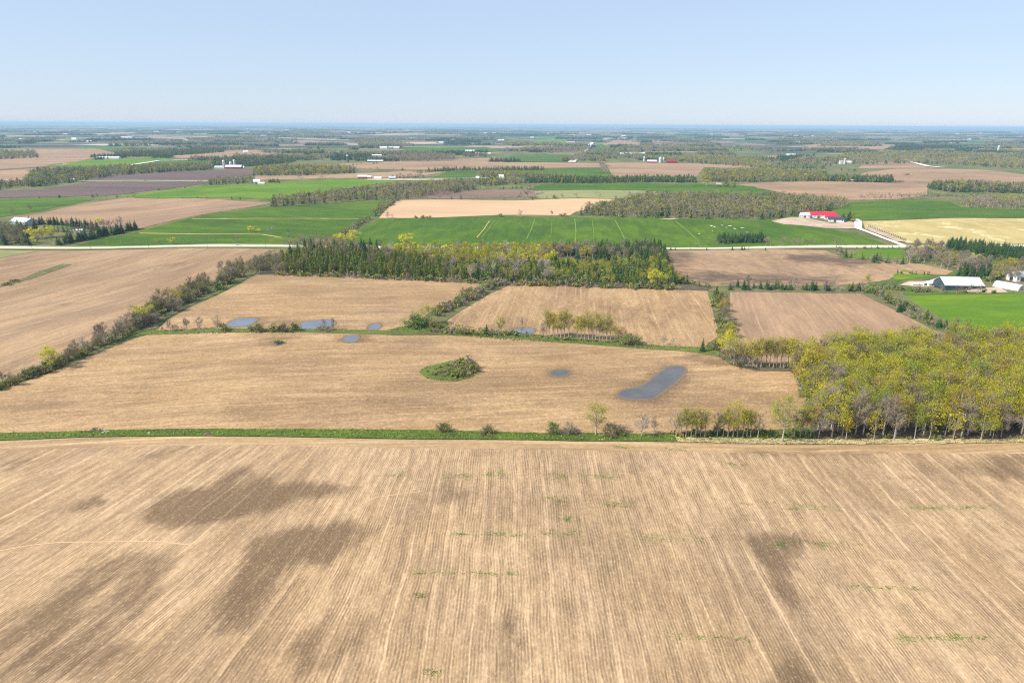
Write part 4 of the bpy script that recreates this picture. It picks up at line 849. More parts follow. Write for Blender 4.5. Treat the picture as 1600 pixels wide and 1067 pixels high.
for px in [848,853,858,864,870,876,882,888,903,909,914,920,925,930,936,942,948,953,960,966,973]:
    py = 526+(px-845)*.075; x, y = at(px+r_.uniform(-1, 1), py)
    plant(r_.choice(['slender', 'slender', 'bare', 'leafing']), x, y, hm(x, y, (42 if 850 < px < 955 else 26)*r_.uniform(.8, 1.05)), 'tall thin tree along the middle lane', 'tall thin trees along the middle lane', True, .85)
hedge([(836,528),(975,536)], 2, 3, [('shrub', 2, 1.6, 3), ('gshrub', 1.4, 1.6, 3), ('tshrub', 1, 1.6, 3)], {'shrub': 'brown brush below the tall thin trees', 'gshrub': 'green brush below the tall thin trees', 'tshrub': 'grey brush below the tall thin trees'}, 'brush below the tall thin trees', 16)
one('gshrub', 986, 539, 19, 'large round green bush at the right end of the thin tree row', 1.4)
one('gshrub', 978, 536, 14, 'smaller green bush touching the large round one', 1.3)
one('tshrub', 1003, 540, 9, 'low grey bush right of the large green one', 1.5)
one('pale', 1036, 540, 17, 'small pale forked tree right of the green bush', 1.2)
one('pale', 1051, 541, 15, 'smallest pale tree on the middle lane', .9)
hedge([(1012,541),(1085,547)], 4, 2, [('tshrub', 1, 1, 2)], {'tshrub': 'low bare brush on the middle lane'}, 'low brush on the middle lane', 17)
# --- mound
M_ = [(676,588,9,'tshrub'),(686,586,9,'shrub'),(697,584,9,'shrub'),(693,590,8,'tshrub'),(704,582,10,'budding'),(708,588,11,'shrub'),(716,580,12,'tshrub'),(715,588,10,'shrub'),(722,590,11,'shrub'),(724,583,14,'shrub'),(731,585,13,'tshrub'),(737,583,15,'shrub'),(742,577,14,'tshrub'),(700,574,7,'gshrub'),(688,577,6,'gshrub'),(729,578,14,'shrub')]
for px, py, hp, k in M_:
    x, y = at(px, py); plant(k, x, y, hm(x, y, hp*1.05), 'bush growing on the grass mound', 'bushes on the grass mound', True, 1.15)
for (mx, my) in wood_pts([(668,583),(690,574),(715,568),(738,568),(745,578),(735,588),(712,592),(685,590)], 2.0, 15):
    plant(rnd.choice(['shrub', 'tshrub', 'shrub', 'gshrub']), mx, my, rnd.uniform(1.8, 3.2)*(1.2 if mx > at(705,580)[0] else .7), 'low bush filling the grass mound', 'low bushes filling the grass mound', widen=1.2)
one('bare', 732, 576, 21, 'brown leafless tree standing tallest on the grass mound', 1.5)
# --- long diagonal hedgerow
HL = {'shrub': 'brown bush in the long diagonal hedgerow', 'tshrub': 'grey bush in the long diagonal hedgerow', 'gshrub': 'green bush in the long diagonal hedgerow', 'bare': 'leafless tree in the long diagonal hedgerow', 'pale': 'pale leafless tree in the long diagonal hedgerow', 'leafing': 'yellow green tree in the long diagonal hedgerow', 'budding': 'olive tree in the long diagonal hedgerow'}
hedge([(-40,622),(0,607),(40,590),(80,576),(130,554)], 1.15, 6, [('shrub', 3, 3, 5.5), ('gshrub', 2.6, 2.5, 5), ('tshrub', 1.6, 3.5, 6.5), ('budding', 1.0, 5, 7.5), ('bare', .4, 6, 10)], HL, 'plants of the long diagonal hedgerow', 41)
hedge([(130,554),(170,534),(205,517),(225,505)], 1.2, 6, [('shrub', 3, 3, 5.2), ('tshrub', 2.2, 3.5, 6.5), ('gshrub', 1.8, 2.5, 4.6), ('budding', .8, 5, 8), ('bare', .9, 8, 12), ('pale', .5, 7, 10)], HL, 'plants of the long diagonal hedgerow', 42)
hedge([(225,506),(250,490),(290,469),(320,454)], 1.5, 12, [('shrub', 2.4, 4.5, 8), ('gshrub', 2.6, 4.5, 8), ('tshrub', 1.6, 5, 8.5), ('bare', 1.0, 9, 13), ('budding', 2.4, 7, 12), ('leafing', .3, 7, 10)], HL, 'plants of the long diagonal hedgerow', 43)
hedge([(320,455),(350,440),(385,424),(408,414)], 1.5, 20, [('shrub', 2, 5, 8), ('budding', 4, 7, 12), ('gshrub', 1.6, 5, 8), ('tshrub', 1.6, 5, 9), ('bare', .8, 9, 12)], HL, 'plants of the long diagonal hedgerow', 44)
for px, py, hp, k, lb, w in [(82,577,36,'willow','yellow tree nearest the camera in the diagonal hedgerow',.95),(226,503,30,'willow','yellow tree halfway up the diagonal hedgerow',1.0),(212,512,34,'bare','broad leafless tree left of the middle yellow one',1.3),(165,535,32,'bare','tall leafless tree in the lower diagonal hedgerow',1.2),(192,520,26,'pale','pale leafless tree below the middle yellow one',1.0),(110,563,22,'bare','forked leafless tree in the lower diagonal hedgerow',1.1),(252,487,34,'budding','tall olive tree in the upper diagonal hedgerow',1.3),(272,476,26,'leafing','yellow green tree in the upper diagonal hedgerow, higher up the slope',1.2),(347,430,22,'pale','pale tree sticking out near the top of the diagonal hedgerow',1.0),(5,600,20,'bare','leafless tree at the left edge of the picture',1.2)]:
    one(k, px, py, hp, lb, w)
one('shrub', 22, 441, 5, 'dark brush in the ditch of the left field', 3)
one('shrub', 10, 446, 5, 'dark brush lower in the ditch of the left field', 3)
# --- slanting hedge
hedge([(680,492),(705,481),(740,463),(765,450),(790,440)], 2.0, 7, [('tshrub', 2.4, 4.5, 7.5), ('gshrub', 1.8, 4, 6.5), ('shrub', 1.8, 4, 6.5), ('budding', .7, 6, 9)], {'tshrub': 'grey bush in the slanting hedge', 'gshrub': 'green bush in the slanting hedge', 'shrub': 'brown bush in the slanting hedge', 'budding': 'olive tree in the slanting hedge'}, 'bushes of the slanting hedge', 18)
# --- conifer row behind the right stubble field
CR = {'spruce': 'dark spruce in the row behind the right stubble field', 'cedar': 'olive conifer in the row behind the right stubble field', 'bare': 'leafless tree in the row behind the right stubble field', 'tshrub': 'grey bush in the row behind the right stubble field'}
hedge([(1142,450),(1350,455)], 1.7, 8, [('spruce', 2.4, 4, 8), ('cedar', 1, 3, 6), ('bare', 1.6, 6, 10), ('tshrub', 3, 3, 6)], CR, 'row behind the right stubble field', 19)
for px, hp in [(1141,12),(1162,16),(1168,14),(1200,14),(1205,11),(1222,12),(1228,11),(1274,14),(1235,12)]:
    x, y = at(px, 453.5); plant('spruce', x, y, hm(x, y, hp), 'larger dark spruce behind the right stubble field', 'larger spruces of the row behind the right stubble field', True, 1.5)
hedge([(1060,441),(1110,449)], 4, 5, [('spruce', 1.2, 5, 7), ('tshrub', 1.5, 3, 6), ('gshrub', 1, 2, 4)], {'spruce': 'small spruce between the mixed wood and the cross hedge', 'tshrub': 'grey bush between the mixed wood and the cross hedge', 'gshrub': 'green bush between the mixed wood and the cross hedge'}, 'growth between the mixed wood and the cross hedge', 20)
# --- right diagonal hedge
RH = {'spruce': 'spruce in the right hand diagonal hedge', 'cedar': 'conifer in the right hand diagonal hedge', 'tshrub': 'grey bush in the right hand diagonal hedge', 'gshrub': 'green bush in the right hand diagonal hedge', 'leafing': 'yellow tree in the right hand diagonal hedge', 'bare': 'leafless tree in the right hand diagonal hedge'}
hedge([(1352,456),(1380,465),(1405,480),(1440,500),(1480,515)], 1.9, 9, [('spruce', 1.6, 4, 8), ('tshrub', 2.4, 3, 6), ('gshrub', 2, 3, 5.5), ('cedar', 1, 4, 6), ('leafing', .35, 6, 8)], RH, 'plants of the right hand diagonal hedge', 22)
hedge([(1480,515),(1540,528),(1600,545),(1640,552)], 2.4, 6, [('spruce', 2, 3, 5), ('tshrub', 1.5, 3, 6), ('bare', .8, 7, 10)], RH, 'plants of the right hand diagonal hedge', 23)
for px, py, hp in [(1453,508,17),(1468,511,15),(1477,514,16),(1491,515,14),(1405,488,18),(1410,486,15)]:
    x, y = at(px, py); plant('spruce', x, y, hm(x, y, hp), 'bigger dark spruce in the right hand hedge', 'bigger spruces of the right hand diagonal hedge', True, 1.5)
# --- mixed wood in the middle
def mw(poly, sp, mix, seed):
    L = {'spruce': 'dark spruce in the mixed wood', 'cedar': 'olive green cedar in the mixed wood', 'bare': 'grey leafless tree in the mixed wood', 'pale': 'pale leafless tree in the mixed wood', 'leafing': 'yellow green leafing tree in the mixed wood', 'slender': 'thin yellow green tree in the mixed wood', 'willow': 'bright yellow tree in the mixed wood', 'budding': 'olive brown tree in the mixed wood', 'tshrub': 'grey bush at the edge of the mixed wood', 'shrub': 'brown bush at the edge of the mixed wood', 'gshrub': 'green bush in the mixed wood'}
    wood(poly, sp, mix, L, 'trees of the mixed wood', seed)
mw([(398,428),(408,412),(440,400),(440,418),(470,430),(440,430)], 5.4, [('budding', 3, 7, 10), ('bare', 1.2, 7, 10), ('tshrub', 1, 4, 7), ('cedar', 1, 6, 8)], 51)
mw([(440,429),(440,410),(480,402),(600,404),(690,412),(700,436),(650,436),(560,432)], 5.2, [('cedar', 7, 6.5, 12), ('gshrub', .7, 4, 7), ('budding', .6, 9, 12), ('bare', .2, 9, 12)], 52)
mw([(442,402),(480,392),(590,393),(600,402),(500,404)], 6.5, [('spruce', 1.6, 10, 15), ('budding', 3, 8, 11), ('bare', 1.0, 9, 12), ('leafing', .5, 7, 9)], 53)
mw([(600,404),(592,393),(700,393),(780,393),(860,394),(870,403),(860,418),(700,416)], 5.8, [('leafing', 6, 8, 12), ('willow', 1.8, 7, 10), ('pale', 1.0, 9, 13), ('gshrub', 1, 5, 8), ('bare', .3, 9, 12), ('spruce', .25, 9, 12)], 54)
mw([(690,418),(770,417),(860,418),(860,430),(860,443),(790,444),(742,439),(700,437)], 5.0, [('cedar', 3.4, 6, 10), ('gshrub', 1, 5, 8), ('pale', .8, 9, 12), ('tshrub', .8, 4, 7), ('spruce', 1.2, 8, 11), ('leafing', 1.2, 7, 10)], 55)
mw([(860,420),(872,416),(925,417),(960,412),(1040,412),(1042,424),(1058,436),(1080,446),(960,448),(860,444)], 4.8, [('spruce', 1.8, 6, 11), ('cedar', 3.6, 6, 10), ('leafing', 1.6, 7, 10), ('gshrub', 1.6, 5, 8), ('tshrub', .3, 4, 6)], 56)
mw([(860,394),(920,393),(930,408),(905,406),(885,402),(868,406)], 5.8, [('bare', 3, 10, 14), ('leafing', 2, 9, 12), ('spruce', 1.5, 9, 13)], 571)
mw([(920,393),(1036,392),(1042,412),(960,412),(930,409)], 5.4, [('spruce', 5, 10, 14), ('budding', 1.6, 9, 12), ('cedar', 1, 8, 10), ('bare', .6, 10, 13)], 57)
hedge([(435,431),(560,434.5),(650,438.5),(742,443),(790,446.5),(850,446),(960,450.5),(1060,453)], 2.4, 4, [('tshrub', 3, 4, 6.5), ('shrub', 2, 4, 6), ('gshrub', .6, 3, 5)], {'tshrub': 'grey bush along the near edge of the mixed wood', 'shrub': 'brown bush along the near edge of the mixed wood', 'gshrub': 'green bush along the near edge of the mixed wood'}, 'bushes along the near edge of the mixed wood', 58)
hedge([(640,391),(800,392),(860,393)], 6, 6, [('willow', 3, 6, 10), ('leafing', 2, 6, 9), ('spruce', .5, 8, 11)], {'willow': 'bright yellow tree beside the road behind the mixed wood', 'leafing': 'yellow green tree beside the road behind the mixed wood', 'spruce': 'spruce beside the road behind the mixed wood'}, 'roadside trees behind the mixed wood', 59)
for px, py, hp, k, lb, w in [(455,405,24,'spruce','leftmost dark spruce of the mixed wood',1.7),(466,404,18,'spruce','dark spruce beside the leftmost one',1.6),(484,394,18,'spruce','first dark spruce above the cedars',1.6),(493,396,16,'spruce','second dark spruce above the cedars',1.6),(527,398,20,'spruce','dark spruce left of the road gap',1.6),(549,398,22,'spruce','dark spruce in front of the road gap',1.6),(570,403,28,'spruce','tallest dark spruce beside the road gap',1.6),
 (636,386,22,'willow','big round yellow tree beside the road',1.5),(552,381,20,'willow','round yellow tree left of the road gap, nearer the hedge',1.4),(533,381,15,'willow','small yellow tree at the end of the hedge',1.5),(524,382,13,'leafing','small olive tree at the end of the hedge',1.5),(1025,447,24,'willow','bright yellow green tree at the right front of the mixed wood',1.5),(1036,448,18,'leafing','pale green tree right of the bright one at the front of the mixed wood',1.3),
 (838,446,14,'tshrub','round grey bush under the middle of the mixed wood',1.7),(895,444,14,'tshrub','round grey bush below the clearing',1.6),(775,436,24,'spruce','dark spruce in the middle front of the mixed wood',1.6),(790,434,22,'spruce','second dark spruce in the middle front of the mixed wood',1.6)]:
    one(k, px, py, hp, lb, w)
# --- right hand farm surroundings
SP = {'spruce': 'spruce of the dense dark plantation beside the road'}
wood([(1476,392),(1482,385),(1510,389),(1560,396),(1640,405),(1640,416),(1590,413),(1540,404),(1500,398)], 4.2, [('spruce', 1, 10, 13)], SP, 'dark spruce plantation beside the road', 61)
FR = {'bare': 'grey leafless tree around the right hand farm', 'pale': 'pale leafless tree around the right hand farm', 'budding': 'olive tree around the right hand farm', 'spruce': 'spruce around the right hand farm', 'tshrub': 'grey bush around the right hand farm', 'gshrub': 'green bush around the right hand farm', 'leafing': 'yellow tree around the right hand farm', 'cedar': 'clipped conifer around the right hand farm', 'willow': 'bright yellow tree around the right hand farm'}
GF = 'trees around the right hand farm'
wood([(1412,408),(1420,392),(1460,390),(1480,404),(1510,414),(1545,420),(1545,430),(1500,427),(1450,414)], 6.5, [('bare', 4, 9, 14), ('pale', 1, 9, 12), ('budding', 1.2, 8, 12), ('leafing', .8, 8, 11), ('tshrub', 1, 4, 6)], FR, GF, 62)
wood([(1490,430),(1545,422),(1560,434),(1548,442),(1538,436)], 4.5, [('spruce', 3, 7, 12), ('gshrub', 1, 4, 6), ('bare', 1, 8, 11)], FR, GF, 63)
wood([(1545,445),(1560,420),(1640,424),(1640,436),(1590,440),(1575,441)], 7.5, [('bare', 3, 9, 13), ('leafing', 1.2, 8, 11), ('budding', 1.5, 8, 12), ('spruce', .6, 7, 10)], FR, GF, 64)
wood([(1300,398),(1318,393),(1330,402),(1400,409),(1415,412),(1410,416),(1330,407)], 5.5, [('spruce', 2.6, 5, 8), ('bare', 2, 6, 9), ('tshrub', 1.5, 3, 5), ('gshrub', .6, 3, 5)], FR, GF, 65)
hedge([(1340,388.5),(1415,388)], 4, 3, [('spruce', 2, 2.5, 4), ('gshrub', 1, 2, 3)], FR, GF, 66)
hedge([(1398,427),(1455,430)], 3, 3, [('cedar', 1, 2.5, 3.6)], FR, GF, 67)
hedge([(1385,452),(1450,457)], 1.6, 8, [('gshrub', 3, 2.5, 4), ('tshrub', 1.4, 3, 5), ('shrub', .1, 2, 3)], {**FR, 'shrub': 'brown bush around the right hand farm'}, GF, 68)
hedge([(1440,457),(1475,458),(1500,458.5),(1560,459)], 2.4, 4, [('tshrub', 2, 3, 5), ('bare', .8, 6, 8), ('gshrub', 1, 2, 4)], FR, GF, 69)
hedge([(1325,452),(1405,449)], 2.2, 9, [('tshrub', 2.5, 3, 6), ('spruce', .7, 4, 6), ('bare', 1.5, 5, 8), ('gshrub', 1, 3, 4)], FR, GF, 70)
hedge([(1200,386),(1240,384)], 5, 5, [('bare', 2, 8, 11), ('budding', 1, 7, 10)], {'bare': 'leafless roadside tree below the red roofed house', 'budding': 'olive roadside tree below the red roofed house'}, 'roadside trees below the red roofed house', 71)
hedge([(1240,385),(1320,384)], 7, 5, [('bare', 2, 7, 10), ('pale', 1, 7, 9), ('leafing', .6, 6, 8)], {'bare': 'leafless roadside tree below the red roofed house', 'pale': 'pale roadside tree below the red roofed house', 'leafing': 'yellow roadside tree below the red roofed house'}, 'roadside trees below the red roofed house', 72)
wood([(1118,381),(1122,374),(1190,373),(1198,380)], 4, [('spruce', 4, 7, 10)], {'spruce': 'spruce in the small dark grove behind the road'}, 'small spruce grove behind the road', 73)
hedge([(1090,384),(1125,382)], 5, 4, [('bare', 2, 5, 8), ('tshrub', 1, 3, 5)], {'bare': 'leafless tree left of the small spruce grove', 'tshrub': 'grey bush left of the small spruce grove'}, 'growth left of the small spruce grove', 74)
for px, hp in [(1048,6),(1055,5),(1104,5),(1144,7),(1159,8),(1163,6),(1196,5)]:
    x, y = at(px, 391); plant('spruce', x, y, hm(x, y, hp), 'small conifer on the near verge of the road', 'small conifers on the near verge', True, 1.5)
for i in range(22):
    px = 1357+i*2.75; py = 355.5+i*1.0; x, y = at(px, py); plant('cedar', x, y, hm(x, y, 4.2), 'young conifer in the line along the driveway', 'young conifers along the driveway', True, 1.2)
one('spruce', 1326, 346, 17, 'big rounded spruce right of the red roofed house', 1.9)
one('spruce', 1317, 344, 12, 'smaller spruce between the red roofed house and the big one', 1.8)
one('cedar', 1331, 347, 14, 'dark conifer right of the big rounded spruce', 1.4)
one('pale', 1421, 412, 26, 'tall yellowish vase shaped tree below the driveway', .9)
one('willow', 1447, 402, 20, 'yellow tree left of the dark plantation', 1.3)
one('willow', 1521, 415, 18, 'yellow tree behind the big barn', 1.4)
one('leafing', 1577, 428, 24, 'yellow topped broad tree behind the hoop shed', 1.6)
one('leafing', 1355, 448, 18, 'yellow green tree at the head of the right hand diagonal hedge', 1.4)
# --- left farm
LF = {'spruce': 'dark spruce of the left farmyard', 'bare': 'leafless tree of the left farmyard', 'budding': 'olive tree of the left farmyard', 'tshrub': 'grey bush of the left farmyard', 'leafing': 'yellow tree of the left farmyard', 'willow': 'bright yellow tree of the left farmyard'}
GL = 'trees of the left farmyard'
hedge([(47,350),(78,351),(112,353)], 2.6, 4, [('spruce', 1, 8, 11)], LF, GL, 81)
hedge([(112,354),(150,360)], 2.4, 6, [('spruce', 1, 8, 12)], LF, GL, 82)
hedge([(92,383),(115,378),(150,371),(185,364),(214,358)], 2.2, 7, [('spruce', 1, 9, 12)], LF, GL, 83)
hedge([(72,361),(104,363)], 3, 3, [('spruce', 1, 7, 9)], LF, GL, 84)
wood([(-30,384),(-30,358),(20,356),(45,360),(50,384)], 6.5, [('spruce', 1.4, 8, 12), ('bare', 2, 8, 12), ('budding', 1.4, 8, 11)], LF, GL, 85)
wood([(50,384),(50,378),(90,376),(100,383)], 9, [('willow', .5, 7, 8), ('bare', 2, 6, 9), ('tshrub', 1, 3, 5)], LF, GL, 86)
wood([(105,374),(110,364),(190,350),(195,356),(160,364)], 6.5, [('bare', 2, 7, 10), ('tshrub', 1, 4, 5)], LF, GL, 87)
for px, py, hp, k, lb, w in [(50,374,15,'willow','yellow tree at the left end of the farmyard trio',1.4),(66,372,17,'willow','middle yellow tree of the farmyard trio',1.5),(80,371,16,'willow','right yellow tree of the farmyard trio',1.5),(156,351,11,'willow','yellow tree at the top of the farmyard spruces',1.5),(56,363,20,'spruce','broad dark spruce in front of the grey roofed barn',1.8),(35,362,16,'spruce','dark spruce below the grey roofed barn',1.8)]:
    one(k, px, py, hp, lb, w)
# roadside shrubs and trees left
hedge([(150,383),(440,382)], 13, 5, [('budding', 2, 4, 7), ('bare', 1.5, 5, 8), ('leafing', .8, 4, 6)], {'budding': 'olive tree along the far verge of the road', 'bare': 'leafless tree along the far verge of the road', 'leafing': 'yellow tree along the far verge of the road'}, 'scattered trees along the far verge', 88)
for px, py, hp, k, lb, w in [(269,382,12,'willow','yellow tree standing alone by the road at the left',1.2),(392,363,10,'willow','bigger yellow tree in the wheat beside the track',1.5),(405,363,7,'willow','smaller yellow tree in the wheat beside the track',1.5),(424,365,13,'pale','broad grey tree in the wheat beside the track',1.7),(295,365,14,'pale','lone thin tree on the near track of the wheat field',.8),(20,335,10,'bare','leafless tree in the small green field, the left one',1.5),(48,330,10,'bare','leafless tree in the small green field, the right one',1.4),(450,367,10,'bare','leafless tree at the right end of the track',1.2),
 (606,341,9,'bare','spreading leafless tree at the corner of the sandy field',1.5),(613,341,7,'bare','smaller leafless tree at the corner of the sandy field',1.3),(650,341,4,'shrub','dark dot of a bush on the sandy field edge, first',1.6),(660,341,5,'shrub','dark dot of a bush on the sandy field edge, second',1.6),(670,341,5,'shrub','dark dot of a bush on the sandy field edge, third',1.5),(782,339,6,'shrub','round dark bush between the wheat and the sandy field',1.6),(813,339,11,'bare','leafless tree between the wheat and the sandy field',1.2),(862,339,11,'bare','narrow leafless tree near the edge of the grey wood',.9),(880,338,6,'shrub','brown bush at the edge of the grey wood',1.6)]:
    one(k, px, py, hp, lb, w)
hedge([(527,372),(545,361),(560,351),(575,343)], 2.6, 6, [('shrub', 2, 4, 6), ('spruce', .5, 5, 7), ('bare', 2, 5, 8), ('tshrub', 1.5, 4, 6)], {'shrub': 'brown bush in the hedge beside the long wheat field', 'spruce': 'spruce in the hedge beside the long wheat field', 'bare': 'leafless tree in the hedge beside the long wheat field', 'tshrub': 'grey bush in the hedge beside the long wheat field'}, 'hedge beside the long wheat field', 91)
hedge([(582,338),(597,329),(612,320),(624,312)], 2.8, 9, [('bare', 3, 7, 10), ('spruce', 1, 6, 9), ('shrub', 1, 4, 6)], {'shrub': 'brown bush in the hedge left of the sandy field', 'spruce': 'spruce in the hedge left of the sandy field', 'bare': 'leafless tree in the hedge left of the sandy field'}, 'hedge left of the sandy field', 92)
wood([(440,382),(455,374),(500,372),(525,374),(540,380),(560,384),(600,386),(560,390),(480,388)], 5.5, [('bare', 2, 5, 8), ('budding', 2, 5, 8), ('tshrub', 2, 3, 5), ('shrub', 1, 3, 4)], {'bare': 'leafless tree in the scrub behind the road', 'budding': 'olive tree in the scrub behind the road', 'tshrub': 'grey bush in the scrub behind the road', 'shrub': 'brown bush in the scrub behind the road'}, 'scrub behind the road', 93)

# small groups of look-alikes get their place in the row as a label
ORD = ['first', 'second', 'third', 'fourth', 'fifth', 'sixth', 'seventh', 'eighth', 'ninth', 'tenth', 'eleventh', 'twelfth', 'thirteenth', 'fourteenth', 'fifteenth', 'sixteenth', 'seventeenth', 'eighteenth', 'nineteenth', 'twentieth', 'twenty first', 'twenty second', 'twenty third', 'twenty fourth', 'twenty fifth', 'twenty sixth']
groups_ = {}
for p in PLANTS:
    if p[6] and p[5]: groups_.setdefault(p[4], []).append(p)
for lb, ps in groups_.items():
    if len(ps) > len(ORD): continue
    for o_, p in zip(ORD, sorted(ps, key=lambda q: q[1]/q[2])): p[4] = lb+', '+o_+' from the left'
# ------------------------------------------------------------------ turn the plant list into objects
CAPS = 290
def px_size(p): return p[3]*ppm(p[1], p[2])
def in_frame(p):
    v = Vector((p[1], p[2], p[3]*.5-CAM_H)); z = v.dot(Fv); X = v.dot(Rv)/z*FPX
    return abs(X) < 850
PLANTS = [p for p in PLANTS if in_frame(p)]
byname = {}
for p in PLANTS: byname.setdefault(KIND[p[0]]['name'], []).append(p)
vr = random.Random(99)
class Mass:
    def __init__(s): s.V = []; s.F = []; s.M = []; s.tv = []; s.n = 0; s.mats = []
    def add(s, kind, lod, v, x, y, z, sc, wid, rz, tv):
        T = template(kind, lod, v)
        if 'arr' not in T[2]: T[2]['arr'] = join_arr(T[0], T[1])
        A = T[2]['arr']; c, q = math.cos(rz), math.sin(rz)
        V = A[0].astype(np.float64)*np.array([sc*wid, sc*wid, sc]); X = V[:, 0]*c-V[:, 1]*q+x; Y = V[:, 0]*q+V[:, 1]*c+y
        s.V.append(np.stack([X, Y, V[:, 2]+z], 1)); s.F.append(A[1]+s.n); s.n += len(V)
        mm = []
        for m in KIND[kind]['mats']:
            if m not in s.mats: s.mats.append(m)
            mm.append(s.mats.index(m))
        s.M.append(np.array(mm)[A[2]]); s.tv.append(np.full(len(V), tv))
    def build(s, name, label):
        if not s.V: return
        me = mk_mesh(name, np.concatenate(s.V), np.concatenate(s.F), np.concatenate(s.M), s.mats, {'tv': np.concatenate(s.tv)})
        return tag(put(name, me), label, None, None, 'stuff')
MASSNAME = {'leafing_tree': 'leafing_trees_mass', 'bare_tree': 'bare_trees_mass', 'budding_tree': 'budding_trees_mass', 'spruce_tree': 'spruces_mass', 'cedar_tree': 'cedars_mass', 'shrub': 'brush_mass'}
for nm, lst in byname.items():
    lst.sort(key=lambda p: (not p[6], -px_size(p)))
    mass = Mass()
    for i, p in enumerate(lst):
        kind, x, y, h, label, group, forced, wid = p
        K = KIND[kind]; s = px_size(p); v = vr.randrange(K['nv'])
        z = hz(x, y)-.05; sc = h/K['H']; rz = vr.uniform(0, 6.283)
        if i < CAPS:
            lod = 0 if s > 24 or (h > 3 and s > 17) else 1
            lean = (vr.uniform(-.03, .03), vr.uniform(-.03, .03))
            if s > 16:
                root = empty(K['name'], (x, y, z), rz); root.scale = (sc*wid, sc*wid, sc)
                root.rotation_euler = (*lean, rz)
                put('trunk' if K['name'] != 'shrub' else 'stem', tmesh(kind, lod, v, 'trunk'), root); put('crown' if K['name'] != 'shrub' else 'foliage', tmesh(kind, lod, v, 'crown'), root)
            else:
                root = put(K['name'], tmesh(kind, lod, v, 'all'), None, (x, y, z), rz, (sc*wid, sc*wid, sc))
                root.rotation_euler = (*lean, rz)
            tag(root, label, K['cat'], group)
        else:
            mass.add(kind, 1 if s > 13 else 2, v, x, y, z, sc, wid, rz, vr.random())
    mass.build(MASSNAME[nm], {'leafing_tree': 'the smaller yellow green trees massed deep in the woods', 'bare_tree': 'the smaller leafless trees massed in the woods and hedges', 'budding_tree': 'the smaller olive budding trees massed in hedges', 'spruce_tree': 'the smaller dark spruces massed in the plantations', 'cedar_tree': 'the smaller cedars massed inside the mixed wood', 'shrub': 'the small brush filling the hedge bottoms'}[nm])

# ------------------------------------------------------------------ far woods: each reads as one mass
def far_wood(pts, mix, label, spacing=9, hh=(9, 13), seed=0, name='woodland'):
    r = random.Random(seed); ms = Mass()
    for x, y in wood_pts(pts, spacing, seed):
        k = r.choices([m[0] for m in mix], [m[1] for m in mix])[0]; K = KIND[k]
        h = r.uniform(*hh)*(0.5 if 'shrub' in k else 1); wid = r.uniform(1.1, 1.5)*max(1, spacing/11)
        ms.add(k, 2, r.randrange(K['nv']), x, y, hz(x, y)-.1, h/K['H'], wid, r.uniform(0, 6.28), r.random())
    ms.build(name, label)
def far_hedge(pts, mix, label, step=7, width=5, hh=(5, 9), seed=0, name='hedgerow', gaps=0.0):
    r = random.Random(seed); ms = Mass()
    for x, y in resamp([at(*p) for p in pts], step):
        if r.random() < gaps: continue
        k = r.choices([m[0] for m in mix], [m[1] for m in mix])[0]; K = KIND[k]; h = r.uniform(*hh)
        ms.add(k, 2, r.randrange(K['nv']), x+r.uniform(-.4, .4)*step, y+r.uniform(-.5, .5)*width, hz(x, y)-.1, h/K['H'], r.uniform(1.2, 1.8)*max(1, step/9), r.uniform(0, 6.28), r.random())
    ms.build(name, label)
GREY = [('bare', 4), ('budding', 3.2), ('spruce', 1.3), ('cedar', .5), ('leafing', .12)]
MIXD = [('bare', 2), ('budding', 2.4), ('spruce', 3), ('cedar', .8), ('leafing', .2)]
CON = [('spruce', 5), ('cedar', 1.5), ('bare', .6)]
YEL = [('leafing', 1.0), ('budding', 3.5), ('bare', 2), ('spruce', 1.3), ('cedar', .8)]
BARE = [('bare', 6), ('budding', .7)]
far_wood([(905,337),(1000,341),(1090,343),(1200,343),(1240,339),(1300,329),(1332,322),(1300,316),(1200,309),(1100,307),(1010,308),(962,318),(920,329)], GREY, 'big grey leafless wood behind the long wheat field', 7.5, (9, 13), 1)
far_wood([(424,323),(470,322),(560,314),(620,312),(690,305),(742,297),(742,290),(690,288),(640,293),(540,302),(480,309),(430,316)], GREY, 'grey brown wood slanting behind the sloping wheat field', 8, (9, 13), 2)
far_wood([(35,293),(70,291),(120,285),(180,275),(250,270),(330,266),(335,260),(200,263),(120,267),(60,269),(45,276)], MIXD, 'dark belt of mixed trees above the upper ploughed field', 9, (9, 14), 3)
far_wood([(-60,300),(0,297),(40,290),(30,284),(-60,290)], MIXD, 'dark trees at the left edge above the ploughed field', 9, (7, 11), 33)
far_wood([(395,275),(480,275),(556,271),(556,265),(450,262),(400,266)], MIXD+[('leafing', 1.5)], 'yellowish and dark wood right of the silo farm', 9, (9, 14), 4)
far_wood([(325,262),(400,260),(462,253),(462,249),(370,248),(335,256)], CON, 'dark wood around the silo farm', 10, (10, 15), 5)
far_wood([(180,246),(260,245),(350,238),(350,234),(230,238),(180,241)], CON, 'long dark windbreak beyond the pale green field', 12, (9, 14), 6)
far_wood([(605,252),(660,253.5),(710,251.5),(710,245),(650,244),(605,247)], BARE, 'flat topped grey wood in the far stubble', 11, (13, 17), 7)
far_wood([(1095,284),(1200,285.5),(1290,284),(1290,273),(1200,267),(1100,270)], YEL+[('spruce', 2)], 'yellow and dark wood left of the conifer windbreak', 9, (9, 13), 8)
far_wood([(1290,284),(1340,285),(1395,285.5),(1395,281.5),(1340,280),(1290,280)], CON, 'dark conifer windbreak behind the stubble', 7, (11, 14), 9)
far_wood([(1447,294),(1480,300),(1600,303),(1720,305),(1720,296),(1600,292),(1460,288)], [('spruce', 4), ('bare', 1.5), ('leafing', .4), ('cedar', 1)], 'spruce and grey wood at the right edge', 8, (9, 14), 10)
